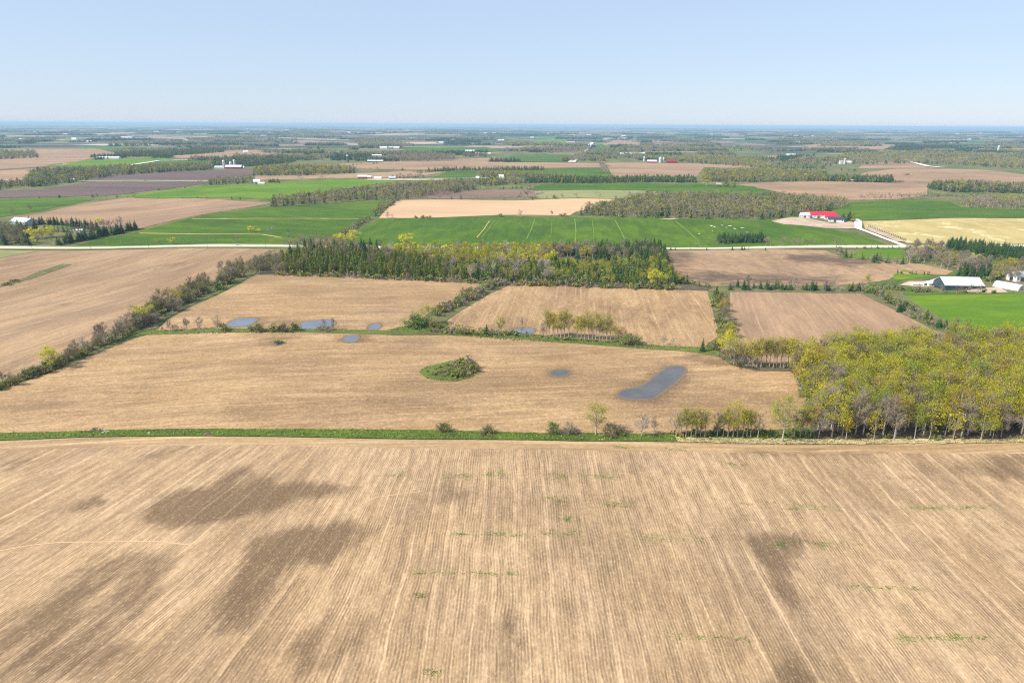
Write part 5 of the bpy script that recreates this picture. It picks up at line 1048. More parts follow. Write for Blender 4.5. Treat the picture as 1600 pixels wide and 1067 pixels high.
far_wood([(1496,320),(1510,325),(1600,327),(1720,329),(1720,318),(1600,315),(1500,314)], BARE+[('leafing', .5)], 'low grey wood at the right end of the wheat field', 8, (10, 13), 11)
far_hedge([(1345,313),(1400,312),(1490,311.5)], BARE, 'row of leafless trees behind the right hand wheat field', 6, 4, (9, 13), 12)
far_wood([(820,287),(900,286.5),(975,286),(1030,285.5),(1088,286),(1086,280.5),(1000,280),(820,280)], CON, 'long dark conifer belt behind the green strip', 8, (9, 13), 13)
far_wood([(690,290),(760,291),(818,288),(815,283),(700,285)], MIXD, 'mixed trees left of the conifer belt', 9, (8, 12), 14)
far_wood([(640,272),(700,268),(745,267),(850,267),(850,264),(700,265)], CON, 'thin dark belt above the small green field', 9, (8, 11), 15)
far_wood([(745,280),(760,278),(900,281),(900,277),(800,271),(752,270)], YEL, 'yellowish wood beside the round dark tree', 9, (7, 11), 16)
far_wood([(985,250),(1050,252),(1190,263),(1210,262),(1180,250),(1080,246),(1000,246)], GREY+[('leafing', 1.5)], 'grey green wood right of the red barns', 11, (9, 13), 17)
far_wood([(1290,256),(1350,257),(1450,256),(1560,262),(1700,268),(1700,244),(1560,243),(1450,238),(1330,241)], YEL+[('bare', 4)], 'wide yellow grey forest in the right distance', 16, (10, 14), 18)
far_wood([(1200,252),(1300,258),(1290,264),(1200,266),(1170,262)], GREY+[('spruce', 1.5)], 'patchy trees around the far white farm', 16, (8, 12), 34)
far_wood([(1385,236),(1480,236),(1530,234),(1520,229),(1400,228)], [('spruce', 1)], 'dark far conifer wood in the right distance', 20, (12, 16), 19)
far_wood([(1040,250),(1060,253),(1190,258),(1195,250),(1130,247)], YEL, 'light wood behind the rolling stubble', 14, (8, 12), 20)
far_wood([(0,250),(60,247),(55,238),(-60,236),(-60,252)], GREY+[('spruce', 3)], 'bluish wood at the far left', 18, (10, 14), 21)
far_wood([(860,240),(900,240),(905,237),(840,237)], BARE, 'thin grey belt left of the straight road', 12, (9, 12), 22)
far_hedge([(640,311),(700,312),(860,311)], GREY, 'hedge along the back of the sandy field', 9, 5, (5, 9), 23, gaps=.2)
far_hedge([(690,297),(760,297),(830,294)], MIXD, 'hedge above the brown ploughed field', 8, 5, (5, 8), 24)
far_hedge([(850,311),(1000,311)], BARE, 'scattered small trees along the olive pasture', 16, 3, (6, 10), 25, gaps=.45)
far_hedge([(0,311.5),(60,310),(130,309),(150,307)], MIXD, 'low dark hedge between the ploughed and the green field', 10, 5, (3, 6), 26, gaps=.2)
far_hedge([(150,308),(250,310),(320,311),(440,313)], MIXD, 'broken hedge above the ribbed stubble field', 12, 8, (3, 7), 27, gaps=.3)
far_hedge([(185,304),(250,297),(330,290)], MIXD, 'broken hedge beside the light green hay field', 12, 6, (3, 6), 28, gaps=.3)
far_wood([(325,290),(330,284),(395,281),(400,287)], MIXD+[('bare', 2)], 'grove left of the white farmhouse', 9, (8, 12), 29)
far_wood([(415,286),(418,283),(436,283),(438,287)], CON, 'small dark clump right of the white farmhouse', 8, (5, 8), 30)
far_hedge([(950,271),(945,262),(935,255)], BARE, 'bare hedge left of the rolling stubble', 14, 8, (8, 12), 31)
far_wood([(608,280),(612,277),(660,277),(664,280)], MIXD, 'dark trees behind the low farm', 11, (7, 11), 32)
far_wood([(960,317),(935,321),(915,330),(925,331),(965,325)], YEL, 'yellowish left tip of the big grey wood', 8, (6, 9), 35)
far_hedge([(880,252),(893,252),(912,236),(915,232)], GREY, 'trees beside the straight road', 22, 15, (8, 13), 36)
far_hedge([(475,279),(560,278),(590,278)], BARE, 'scattered bare trees on the pale stubble strip', 30, 4, (8, 12), 37, gaps=.4)
far_hedge([(405,261.5),(470,262),(560,258),(600,255)], MIXD, 'broken hedge across the long pale stubble field', 20, 6, (4, 8), 38, gaps=.3)
far_hedge([(720,250),(780,249),(890,254)], BARE, 'low scattered hedge below the far green field', 26, 6, (4, 7), 39, gaps=.4)
far_hedge([(1200,262),(1280,264),(1340,268)], MIXD, 'hedge above the yellow and dark wood', 16, 8, (5, 9), 40, gaps=.2)
far_hedge([(1330,283),(1440,286)], BARE, 'low hedge between two far stubble fields', 22, 5, (3, 6), 41, gaps=.4)
far_hedge([(690,266.5),(560,265),(470,265)], MIXD, 'broken hedge below the long pale stubble field', 22, 6, (4, 8), 42, gaps=.35)

# the country behind: strips of bush far away, too small to pick apart
r = random.Random(77)
ms_g, ms_c = Mass(), Mass()
def strip(ms, px, py, wpx, dpx, mixk, sp, hh):
    for x, y in wood_pts([(px-wpx/2, py), (px+wpx/2, py+r.uniform(-.4, .4)), (px+wpx*r.uniform(.3, .5), py-dpx), (px-wpx*r.uniform(.3, .5), py-dpx)], sp, r.randrange(9999)):
        k = r.choices([m[0] for m in mixk], [m[1] for m in mixk])[0]
        ms.add(k, 2, r.randrange(3), x, y, hz(x, y)-.1, r.uniform(*hh)/KIND[k]['H'], sp/6.5*r.uniform(.8, 1.2), r.uniform(0, 6.28), r.random())
for i in range(330):
    t = r.random()**1.25; py = 209+t*46; px = r.uniform(-40, 1640); py += (px-800)*0.005
    if any(sdist(poly_w(q), np.array([at(px, py)[0]]), np.array([at(px, py)[1]]))[0] > 0 for q in
       ([(-80,232),(150,233),(190,241),(135,250),(50,262),(-80,270)], [(250,246),(330,237),(400,234.5),(450,238),(400,245),(320,250)], [(785,253.5),(800,242.5),(900,242),(890,254)], [(560,255),(700,249),(780,247),(785,254),(940,262),(760,265),(560,264)],
        [(925,258),(1195,250),(1180,264),(952,272)], [(1335,284),(1350,255),(1600,255),(1750,289)], [(1150,290),(1200,280),(1330,280),(1300,300)], [(122,282),(230,262),(395,262),(400,275)], [(200,262),(250,252),(390,252),(250,264)], [(800,270),(830,262),(935,261),(950,279)], [(600,241),(640,232),(760,230),(790,236),(700,242)], [(925,240),(935,227),(975,226),(980,239)], [(65,259),(130,251),(272,249),(198,259)])): continue
    d = CAM_H/math.tan(max(.004, math.atan((py-196)/FPX)))
    sp = max(13, d/130); con = r.random() < .62
    w = r.uniform(25, 130)*(0.6 if con else 1)
    strip(ms_c if con else ms_g, px, py, w, r.uniform(.6, 2.2)*(1+t), [('spruce', 1)] if con else GREY, sp, (10, 15))
ms_g.build('distant_woodland', 'grey leafless bush scattered over the far plain')
ms_c.build('distant_woodland', 'dark conifer woods scattered over the far plain')
# ridged canopy of the last kilometres before the horizon
def canopy(name, mat, n, seed, label):
    rr = random.Random(seed); V = []; Fc = []; k0 = 0
    for i in range(n):
        D = rr.uniform(7000, 15000) if i < n*.6 else rr.uniform(15000, 42000)
        ang = rr.uniform(-.68, .68); cx, cy = D*math.tan(ang), D
        L = rr.uniform(.02, .10)*D*.8; Wd = rr.uniform(60, 300); m = 26
        prof = [rr.uniform(.65, 1.0) for _ in range(m+1)]
        for j in range(m+1):
            x = cx+(j/m-.5)*L; z0 = hz(x, cy); hgt = (10+rr.uniform(0, 5))*prof[j]*min(1, j/2+.2, (m-j)/2+.2)
            for (dy, q) in ((0, 0), (4, .8), (Wd*.3, 1), (Wd, .9)):
                V.append((x+rr.uniform(-.3, .3)*L/m, cy+dy, z0-.3+hgt*q*rr.uniform(.85, 1.1) if q else z0-.5))
            if j:
                for c in range(3): a = k0+(j-1)*4+c; Fc.append((a, a+4, a+5, a+1))
        k0 += (m+1)*4
    me = mk_mesh(name, V, Fc, None, [mat]); tag(put(name, me), label, None, None, 'stuff')
canopy('horizon_woodland', NEED, 170, 5, 'dark woods near the hazy horizon')
canopy('horizon_woodland', TWIG, 120, 6, 'grey woods near the hazy horizon')

# ------------------------------------------------------------------ small ground cover
def tufts(name, poly, n, mats, label, seed, hmin=.25, hmax=.8, w=.5, clump=0):
    rr = random.Random(seed); P = poly_w(poly); x0, x1 = min(p[0] for p in P), max(p[0] for p in P); y0, y1 = min(p[1] for p in P), max(p[1] for p in P)
    X = np.array([rr.uniform(x0, x1) for _ in range(n*6)]); Y = np.array([rr.uniform(y0, y1) for _ in range(n*6)])
    if clump:
        cs = [(rr.uniform(x0, x1), rr.uniform(y0, y1)) for _ in range(max(3, n//clump))]
        X = np.array([rr.choice(cs)[0] for _ in range(n)]); Y = np.array([0.0]*n)
        for q_ in range(n):
            c_ = rr.choice(cs); sg = rr.choice([.3, .6, 1.1]); X[q_] = c_[0]+rr.gauss(0, sg*1.6); Y[q_] = c_[1]+rr.gauss(0, sg*.5)
        k = np.arange(n)
    else: k = np.where(sdist(P, X, Y) > 0)[0][:n]
    Z = height(X[k], Y[k]); V = []; Fc = []; mi = []
    for x, y, z in zip(X[k], Y[k], Z):
        m = rr.randrange(len(mats))
        for b in range(4):
            a = rr.uniform(0, 6.28); h = rr.uniform(hmin, hmax); ww = w*rr.uniform(.5, 1); l = rr.uniform(0, .4)
            i = len(V); V += [(x-math.cos(a)*ww/2, y-math.sin(a)*ww/2, z), (x+math.cos(a)*ww/2, y+math.sin(a)*ww/2, z), (x+l*math.cos(a+1.5), y+l*math.sin(a+1.5), z+h)]
            Fc.append((i, i+1, i+2)); mi.append(m)
    me = mk_mesh(name, V, Fc, mi, mats); tag(put(name, me), label, None, None, 'stuff')
GG = leaf_mat('grass_blades', [(0, (0.10, 0.20, 0.02)), (1, (0.17, 0.27, 0.03))], .5); GD = leaf_mat('dead_grass_blades', [(0, (0.68, 0.54, 0.3)), (1, (0.5, 0.4, 0.2))], .3); GS = leaf_mat('green_weeds', [(0, (0.09, 0.2, 0.02)), (1, (0.13, 0.25, 0.02))], .3)
tufts('grass_tufts', [(-60,686),(0,677.5),(160,673),(400,671.5),(650,672.5),(850,678),(1060,680),(1270,684),(1060,690),(900,689),(640,686),(420,682),(250,681),(130,683)], 3800, [GG, GG, GG, GD], 'grass tufts on the green strip', 1)
tufts('dead_grass_tufts', [(1055,686),(1260,687),(1640,687),(1640,692),(1400,693),(1060,691)], 3400, [GD, GD, GD, GG], 'dead grass tufts along the wood edge', 2, .3, .9, .6)
tufts('mound_grass_tufts', [(654,582),(665,574),(690,568),(715,563),(735,562),(747,569),(748,580),(738,590),(715,596),(690,595),(668,592)], 1500, [GG, GG, GD], 'rough grass on the mound', 3, .3, .9, .5)
tufts('lane_grass_tufts', [(235,518),(430,514.5),(600,517),(700,505),(800,520),(1040,541),(1128,545),(1085,551),(900,537),(700,524),(430,519.5),(235,523)], 3200, [GG, GG, GD], 'grass tufts on the middle lane', 4, .3, .8, .7)
for i, q in enumerate(weeds):
    tufts('weed_patch', q[0], int(70+(q[0][1][0]-q[0][0][0])*1.0), [GS], 'low green weeds in a short line between the stubble rows', 30+i, .1, .3, .75, clump=12)
    COL.objects[-1]['group'] = 'green weed patches in the foreground stubble'

# ------------------------------------------------------------------ buildings
def paint(name, c, rough=.6, metal=0.0, rib=0.0):
    m, nt, b = newmat(name); g = N(nt, 'ShaderNodeTexCoord').outputs['Object']
    n = remap(nt, noise(nt, g, .5, 4, .65), .3, .7)
    col = mix_c(nt, n, tuple(q*.82 for q in c), c)
    if rib:
        w = nt.nodes.new('ShaderNodeTexWave'); w.inputs['Scale'].default_value = rib; w.bands_direction = 'X'; nt.links.new(g, w.inputs['Vector'])
        col = mix_c(nt, math_n(nt, 'MULTIPLY', w.outputs['Fac'], .25), col, tuple(q*.6 for q in c))
    nt.links.new(col, b.inputs['Base Color']); b.inputs['Roughness'].default_value = rough; b.inputs['Metallic'].default_value = metal
    return m
PT = dict(white=paint('white_paint', (.78, .78, .76)), grey=paint('grey_cladding', (.42, .43, .44)), metal=paint('metal_roof', (.60, .64, .68), .4, .1, .6), whiteroof=paint('white_metal_roof', (.80, .82, .85), .45, 0, .6), red=paint('red_metal_roof', (.62, .03, .06), .45, 0, .6), barnred=paint('barn_red', (.30, .04, .035)), dark=paint('dark_roof', (.055, .065, .09), .6), green=paint('green_wall', (.045, .085, .10)), glass=paint('window_glass', (.03, .04, .06), .1), brown=paint('brown_wood', (.16, .10, .07)), concrete=paint('silo_concrete', (.55, .55, .53)), tan=paint('tan_roof', (.42, .36, .29)), sgreen=paint('green_silo', (.06, .14, .12)), rubber=paint('rubber', (.02, .02, .02)))
def box(x0, x1, y0, y1, z0, z1):
    V = [(x0,y0,z0),(x1,y0,z0),(x1,y1,z0),(x0,y1,z0),(x0,y0,z1),(x1,y0,z1),(x1,y1,z1),(x0,y1,z1)]
    Fq = [(0,3,2,1),(4,5,6,7),(0,1,5,4),(1,2,6,5),(2,3,7,6),(3,0,4,7)]
    return V, Fq
def part(name, VF, mat, parent):
    me = bpy.data.meshes.new(name); me.from_pydata(VF[0], [], VF[1]); me.materials.append(mat); me.update()
    return put(name, me, parent)
def building(name, px, py, L, W_, hw, hr, rz, wall, roof, label, cat='barn', door=True, wins=4, group=None, over=.4, simple=False):
    x, y = at(px, py); y += W_/2; e = empty(name, (x, y, hz(x, y)-.1), rz); tag(e, label, cat, group)
    l, w = L/2, W_/2
    V = [(-l,-w,0),(l,-w,0),(l,w,0),(-l,w,0),(-l,-w,hw),(l,-w,hw),(l,w,hw),(-l,w,hw),(-l,0,hw+hr),(l,0,hw+hr)]
    part('wall', (V, [(0,1,5,4),(2,3,7,6),(3,0,4,8,7),(1,2,6,9,5)]), PT[wall], e)
    for s in (-1, 1):
        k = over; sl = hr/w; t = .18
        V = [(-l-k, s*(w+k), hw-k*sl+.03), (l+k, s*(w+k), hw-k*sl+.03), (l+k, 0, hw+hr+.03), (-l-k, 0, hw+hr+.03)]
        V += [(a, b, c+t) for a, b, c in V]
        part('roof', (V, [(0,1,2,3),(4,7,6,5),(0,4,5,1),(1,5,6,2),(2,6,7,3),(3,7,4,0)]), PT[roof], e)
    if simple: return e
    if door:
        part('door', box(-l*.15-1.5, -l*.15+1.5, -w-.06, -w+.05, 0.05, min(3, hw-.3)), PT['brown' if wall != 'brown' else 'white'], e)
        part('door', box(-l-.06, -l+.05, -1.4, 1.4, 0.05, min(3, hw-.3)), PT['dark'], e)
    for i in range(wins):
        cx = -l*.8+L*.8*i/max(1, wins-1)
        if door and abs(cx+l*.15) < 2.2: continue
        part('window', box(cx-.6, cx+.6, -w-.05, -w+.04, hw*.45, hw*.45+1.0), PT['glass'], e)
    return e
def silo(px, py, rad, h, mat, label, group=None, name='silo'):
    x, y = at(px, py); e = empty(name, (x, y, hz(x, y)-.1)); tag(e, label, 'silo', group)
    T = TB(); T.tube([(0,0,0),(0,0,h*.5),(0,0,h)], [rad]*3, 16, 0); A = T.arr(); put('wall', mk_mesh('wall', A[0], A[1], A[2], [PT[mat]]), e)
    T = TB(); T.tube([(0,0,h+.01),(0,0,h+rad*.5),(0,0,h+rad*.85),(0,0,h+rad)], [rad*1.04, rad*.85, rad*.5, .05], 16, 0); A = T.arr(); put('roof', mk_mesh('roof', A[0], A[1], A[2], [PT['metal']]), e)
    return e
def hoop(px, py, L, rad, rz, mat, label, name='hoop_shed'):
    x, y = at(px, py); e = empty(name, (x, y, hz(x, y)-.1), rz); tag(e, label, 'shed')
    n = 12; V = []; Fq = []
    for i in range(n+1):
        a = math.pi*i/n
        for sx in (-L/2, L/2): V.append((sx, -math.cos(a)*rad, math.sin(a)*rad*.85))
    for i in range(n): Fq.append((2*i, 2*i+1, 2*i+3, 2*i+2))
    part('roof', (V, Fq), PT[mat], e)
    for sx in (-L/2+.1, L/2-.1):
        VV = [(sx, -math.cos(math.pi*i/n)*rad*.985, math.sin(math.pi*i/n)*rad*.84) for i in range(n+1)]
        part('end_wall', (VV, [tuple(range(n+1))]), PT['white'], e)
        s_ = 1 if sx > 0 else -1
        part('door', box(sx-.05+s_*.06, sx+.05+s_*.06, -1.6, 1.6, .05, min(3.2, rad*.6)), PT['grey'], e)
    return e
building('barn', 1507, 453, 27, 16, 3.6, 4.3, R(-3), 'green', 'whiteroof', 'long barn with a pale metal roof above the bright green field', wins=6)
hoop(1576, 450, 17, 4.6, R(-62), 'whiteroof', 'white arched hoop shed right of the long barn')
building('farmhouse', 1597, 440, 12, 9, 4, 3, R(10), 'white', 'grey', 'house with a blue grey roof cut by the right edge', 'house')
building('shed', 1458, 447, 9, 6, 2.2, 1.2, R(12), 'white', 'whiteroof', 'small white shed left of the long barn', 'shed', wins=0)
building('shed', 1464, 444, 7, 4.5, 2.6, .8, R(40), 'white', 'whiteroof', 'second small white shed tucked beside the first', 'shed', wins=0)
building('shed', 1434, 446, 8, 3, 1.2, .6, R(4), 'white', 'whiteroof', 'low white covered pile on the gravel yard', 'shed', False, 0)
building('farmhouse', 1283, 341.5, 38, 12, 4.2, 3.6, R(-6), 'white', 'red', 'long house with a bright red roof', 'house', wins=9)
building('farmhouse', 1259, 341, 11, 9, 4.2, 2.2, R(-6), 'white', 'whiteroof', 'white shed joined to the left end of the red roofed house', 'shed', True, 2)
building('farmhouse', 1300, 344, 16, 9, 3.6, 3.0, R(-12), 'white', 'red', 'short red roofed wing nearest the driveway', 'house', wins=3)
building('garage', 1308, 347.5, 18, 8, 3.4, 3.0, R(-20), 'white', 'dark', 'dark blue roofed garage in front of the red roof', 'garage', wins=3)
building('barn', 31, 352, 26, 14, 3.6, 3.6, R(-22), 'grey', 'metal', 'grey roofed barn behind the left farmyard trees', wins=3)
building('shed', 122, 363.5, 8, 5, 2.2, 1, 0, 'white', 'whiteroof', 'tiny white shed among the left farmyard trees', 'shed', False, 0)
F_ = 'farm buildings of the silo farm'
building('barn', 344, 263.5, 30, 12, 3.5, 3, R(3), 'white', 'metal', 'low white barn left of the two silos', simple=True)
building('barn', 364, 264, 40, 14, 5, 4, R(3), 'barnred', 'whiteroof', 'red walled barn with a white roof between the silos', simple=True)
building('shed', 378, 263, 10, 7, 3, 2, 0, 'white', 'whiteroof', 'small white shed right of the silo farm', 'shed', simple=True)
silo(350.5, 263.5, 3.0, 18, 'concrete', 'left grey silo of the silo farm'); silo(367, 262.5, 3.0, 18, 'concrete', 'right grey silo of the silo farm'); silo(361, 262, 3.5, 12, 'metal', 'short silver bin between the two silos')
building('farmhouse', 400, 288, 12, 9, 5, 4, R(20), 'white', 'whiteroof', 'white farmhouse behind the light green hay field', 'house', wins=2)
building('shed', 408, 288.5, 12, 6, 2.6, 1.6, 0, 'white', 'whiteroof', 'low white wing right of the white farmhouse', 'shed', simple=True)
building('barn', 566, 279.5, 20, 10, 4.5, 3, R(2), 'barnred', 'whiteroof', 'red barn with a white roof beyond the hay field', simple=True)
building('shed', 577, 280, 8, 7, 4, 3, 0, 'barnred', 'whiteroof', 'small red shed beside the red barn with the white roof', 'shed', simple=True)
building('barn', 590, 280.3, 16, 8, 3, 2, 0, 'white', 'whiteroof', 'low white barn in the middle of the low farm', simple=True)
building('barn', 612, 281, 14, 10, 4, 3, R(15), 'grey', 'metal', 'grey green roofed shed at the right of the low farm', simple=True)
silo(543.5, 253.5, 3.6, 19, 'sgreen', 'dark green silo in the far stubble'); 
building('barn', 586, 253.5, 48, 14, 3.4, 2.6, R(3), 'green', 'whiteroof', 'long far barn with a white roof and green walls', simple=True)
building('barn', 588, 245, 34, 14, 4, 3, R(20), 'white', 'whiteroof', 'white barn behind the long green walled one', simple=True)
building('barn', 971.5, 242, 14, 12, 4, 4, 0, 'grey', 'whiteroof', 'leftmost white roofed barn right of the straight road', simple=True)
building('barn', 985.5, 241.5, 44, 14, 4.5, 3, 0, 'white', 'whiteroof', 'long white barn right of the straight road', simple=True)
building('barn', 1000, 241.8, 40, 14, 4.5, 3.5, R(-3), 'white', 'whiteroof', 'right white barn of the farm beside the straight road', simple=True)
building('barn', 1019, 255, 28, 13, 5, 4, R(-12), 'barnred', 'whiteroof', 'left dark red barn behind the rolling stubble', simple=True)
building('barn', 1050, 255, 34, 14, 5, 4.5, 0, 'barnred', 'barnred', 'right dark red barn behind the rolling stubble', simple=True)
silo(1006.5, 253, 3, 14, 'concrete', 'white silo left of the dark red barns')
silo(1031.5, 254.5, 4.5, 13, 'metal', 'fat silver silo between the dark red barns'); silo(1036.5, 254.5, 3, 13, 'concrete', 'thin pale silo between the dark red barns')
building('barn', 1237, 245, 38, 16, 4, 6, R(5), 'white', 'whiteroof', 'white arched barn above the small far stubble field', simple=True)
building('farmhouse', 1316, 256.5, 14, 10, 7, 4, 0, 'white', 'tan', 'pinkish far farmhouse beside a silver bin', 'house', simple=True)
building('barn', 1325, 255.5, 26, 14, 4, 3.6, 0, 'white', 'whiteroof', 'white barn right of the pinkish farmhouse', simple=True)
silo(1319.5, 256.5, 2.4, 15, 'concrete', 'slim silo between pinkish farmhouse and white barn')
building('farmhouse', 1330, 284.5, 12, 8, 3, 2.4, 0, 'brown', 'tan', 'brown bungalow below the conifer windbreak', 'house', simple=True)
building('farmhouse', 1350, 285, 14, 8, 3, 2.4, 0, 'brown', 'dark', 'dark roofed bungalow below the conifer windbreak', 'house', simple=True)
building('shed', 1368, 284.5, 12, 7, 3, 2, 0, 'white', 'whiteroof', 'white shed below the conifer windbreak', 'shed', simple=True)
building('barn', 1515, 250, 28, 14, 4, 3.5, 0, 'white', 'whiteroof', 'white barn inside the wide distant forest', simple=True)
silo(1559, 238, 4.5, 26, 'concrete', 'tall pale silo at the right of the far plain')
building('barn', 158, 248.3, 34, 14, 3.6, 3, 0, 'white', 'whiteroof', 'left low white barn beyond the pale green field', simple=True)
building('barn', 176, 248.3, 38, 14, 3.6, 3, 0, 'white', 'whiteroof', 'right low white barn beyond the pale green field', simple=True)
building('barn', 948, 217.5, 100, 22, 5, 3, 0, 'white', 'whiteroof', 'very long white barn near the horizon right of the road', simple=True)
building('barn', 1402, 213, 130, 40, 7, 4, 0, 'white', 'whiteroof', 'large white warehouse near the right horizon', simple=True)
building('barn', 196, 215.5, 90, 22, 5, 3, 0, 'white', 'whiteroof', 'long white barn near the left horizon', simple=True)
building('barn', 868, 226.5, 46, 16, 4, 3, 0, 'white', 'whiteroof', 'white roofed barn in the far pale field', simple=True)
building('farmhouse', 783, 280, 10, 8, 5, 4, 0, 'white', 'whiteroof', 'small white house beside the round dark tree', 'house', simple=True)
building('farmhouse', 746, 283.5, 7, 7, 7, 3, 0, 'white', 'whiteroof', 'narrow white house left of the round dark tree', 'house', simple=True)
building('farmhouse', 1123, 292, 10, 8, 4, 3, 0, 'brown', 'tan', 'brown house hidden in trees at the right end of the green strip', 'house', simple=True)
building('shed', 383, 239, 18, 12, 4, 5, R(30), 'white', 'whiteroof', 'white roofed shed at the edge of the far stubble', 'shed', simple=True)
building('shed', 114, 283.2, 9, 6, 3, 2, 0, 'white', 'whiteroof', 'white shed at the start of the farm lane', 'shed', simple=True)
def farm_cluster(px, py, n, spread, group, label, seed):
    rr = random.Random(seed)
    for i in range(n):
        building('barn', px+rr.uniform(-1, 1)*spread, py+rr.uniform(-.6, .6), rr.uniform(16, 40), rr.uniform(10, 14), rr.uniform(4, 5), rr.uniform(2.5, 4), rr.uniform(-.3, .3), rr.choice(['white', 'white', 'grey', 'barnred']), 'whiteroof', label, 'barn', simple=True, group=group)
farm_cluster(608, 232, 4, 12, 'white farm cluster behind the far green strip', 'small white roofed building of the farm cluster behind the far green strip', 1)
farm_cluster(752, 242, 4, 12, 'farm cluster left of the far green field', 'small white roofed building of the farm cluster left of the far green field', 2)
farm_cluster(738, 238, 3, 8, 'farm cluster left of the far green field', 'small white roofed building of the farm cluster left of the far green field', 3)
rr = random.Random(12)
for i in range(46):
    px = rr.uniform(-20, 1620); py = rr.choice([rr.uniform(203.5, 212), rr.uniform(208, 226)])+(px-800)*.005
    d = CAM_H/math.tan(max(.003, math.atan((py-196)/FPX)))
    building('farm_building', px, py, rr.uniform(18, 34)*(1+d/12000), 14, 4+d/6000, 3.4, rr.uniform(-.3, .3), 'white', 'whiteroof', 'tiny pale farm building scattered on the hazy plain below the horizon', 'building', simple=True, group='tiny pale farm buildings on the hazy plain')
# --- far single trees
for px, py, hp, k, lb, w in [(770,280,12,'cedar','round dark evergreen beside the small white house',2.3),(762,280,10,'budding','olive tree left of the round dark evergreen',1.7),(743,280,6,'spruce','small dark tree left of the evergreen group',1.6),(824,310,21,'bare','big brown tree left of the olive pasture',1.9),(812,312,12,'bare','brown tree leaning beside the big brown one',1.6),(866,311,6,'shrub','round bush on the olive pasture edge',1.7),(879,311,8,'bare','small round tree on the olive pasture edge',1.4),(938,270,8,'bare','bare tree on the corner of the far green field',1.3),(1135,292,9,'cedar','dark evergreen at the right end of the green strip',2.4),(1147,293,8,'cedar','pointed evergreen at the right end of the green strip',1.6),(1104,291,10,'leafing','orange tinted tree at the right end of the green strip',2.2),(1145,288,0.1,'shrub','',1)][:-1]+[
 (784,230,5,'cedar','small far dark tree',2)][:0]+[(650,291,9,'leafing','small tree on the brown ploughed field edge',1.4),(158,245,4,'spruce','dark trees left of the low white barns',2.5),(227,283.5,5,'bare','lone bare tree standing on the farm lane',1.6),(314,291,11,'leafing','olive tree at the corner of the light green hay field',1.5),(38,293,11,'pale','pale round tree at the left below the dark belt',1.6),(1418,274,3,'shrub','dark dot of a bush in the far stubble',3),(1399,285.5,4,'shrub','red brown bush right of the conifer windbreak',2),(1406,285,4,'shrub','brown bush right of the red brown one',1.8),(1271,246,7,'cedar','dark pointed tree right of the arched barn',2)]:
    x, y = at(px, py); K = KIND[k]; h = hm(x, y, hp)
    root = put(K['name'], tmesh(k, 1, 0, 'all'), None, (x, y, hz(x, y)-.1), rnd.uniform(0, 6), (h/K['H']*w, h/K['H']*w, h/K['H'])); tag(root, lb, K['cat'])

# ------------------------------------------------------------------ car on the road
x, y = at(373, 385); car = empty('parked_car', (x, y, hz(x, y)+.3), R(4)); tag(car, 'white car driving on the gravel road', 'car')
car.name = 'car'
V = [(-2.3,-.9,.3),(2.3,-.9,.3),(2.3,-.9,.8),(1.2,-.88,.95),(.5,-.7,1.5),(-1.4,-.7,1.55),(-2.2,-.85,1.0)]
n = len(V); VV = V+[(a, -b, c) for a, b, c in V]; Fq = [tuple(range(n)), tuple(range(2*n-1, n-1, -1))]+[(i, i+n, (i+1) % n+n, (i+1) % n) for i in range(n)]
part('body', (VV, Fq), PT['white'], car)
for s in (-1, 1):
    part('side_window', ([(.95,s*.88,.98),(.45,s*.76,1.42),(-1.3,s*.76,1.46),(-1.8,s*.86,1.05)], [(0,1,2,3)]), PT['glass'], car)
    for wx in (-1.45, 1.45):
        T = TB(); T.tube([(wx, s*.72, .33), (wx, s*.93, .33)], [.33, .33], 12, 0); A = T.arr(); put('wheel', mk_mesh('wheel', A[0], A[1], A[2], [PT['rubber']]), car)
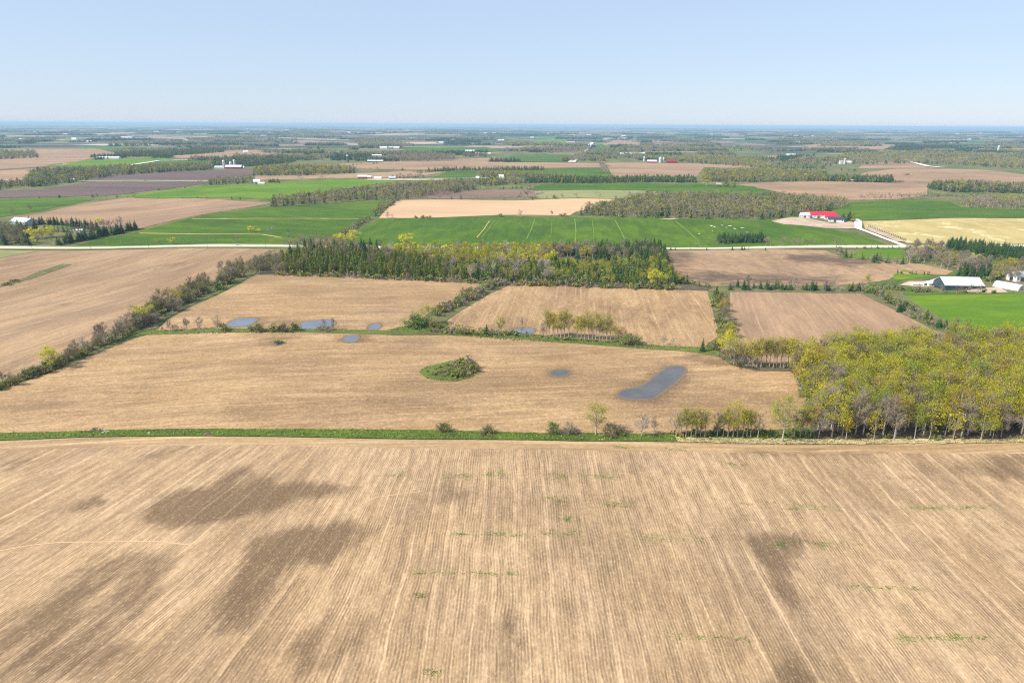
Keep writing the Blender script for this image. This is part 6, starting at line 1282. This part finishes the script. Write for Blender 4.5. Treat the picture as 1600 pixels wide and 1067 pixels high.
# --- stones and a log on the grass strip, hydro poles along the road
def rock(px, py, s, label, mat='concrete', group=None):
    x, y = at(px, py); rr = random.Random(int(px)); bm = bmesh.new(); bmesh.ops.create_icosphere(bm, subdivisions=2, radius=s)
    for v in bm.verts: v.co = Vector((v.co.x*rr.uniform(.9, 1.5), v.co.y*rr.uniform(.8, 1.1), v.co.z*rr.uniform(.5, .8)))
    me = bpy.data.meshes.new('stone'); bm.to_mesh(me); bm.free(); me.materials.append(PT[mat])
    tag(put('stone', me, None, (x, y, hz(x, y)+s*.2)), label, 'stone', group)
for px, py in [(164,674),(167,675.5),(161,676),(233,677),(170,674.5)]: rock(px, py, .5, 'pale field stone in the small heap on the grass strip', group='field stones on the grass strip')
rock(324, 679, 1.0, 'dark brown lump of old roots on the grass strip', 'brown'); rock(330, 680, .6, 'smaller brown lump beside the old roots', 'brown')
poleM = PT['brown']
for i, px in enumerate([60, 150, 240, 330, 420, 1075, 1165, 1255, 1345, 1440, 1560]):
    py = np.interp(px, [p[0] for p in MR], [p[1] for p in MR])+1.5; x, y = at(px, py); e = empty('utility_pole', (x, y-8, hz(x, y-8))); tag(e, 'thin wooden utility pole beside the gravel road, '+ORD[i]+' from the left', 'pole', 'utility poles along the gravel road')
    T = TB(); T.tube([(0, 0, 0), (0, 0, 9.5)], [.14, .1], 6, 0); A = T.arr(); put('pole', mk_mesh('pole', A[0], A[1], A[2], [poleM]), e)
    part('crossarm', box(-1.1, 1.1, -.06, .06, 8.8, 8.95), poleM, e)

# ------------------------------------------------------------------ haze
hv, hn, hb = newmat('haze'); hn.nodes.remove(hb)
pv = hn.nodes.new('ShaderNodeVolumePrincipled'); pv.inputs['Color'].default_value = (0.54, 0.79, 1.0, 1); pv.inputs['Density'].default_value = HAZE; pv.inputs['Anisotropy'].default_value = 0.0
hn.links.new(pv.outputs[0], hn.nodes['Material Output'].inputs['Volume'])
V, Fq = box(-71000, 71000, -800, 71000, -60, 124)
me = bpy.data.meshes.new('haze'); me.from_pydata(V, [], Fq); me.materials.append(hv)
tag(put('haze', me), 'thin blue haze over the plain', None, None, 'stuff')
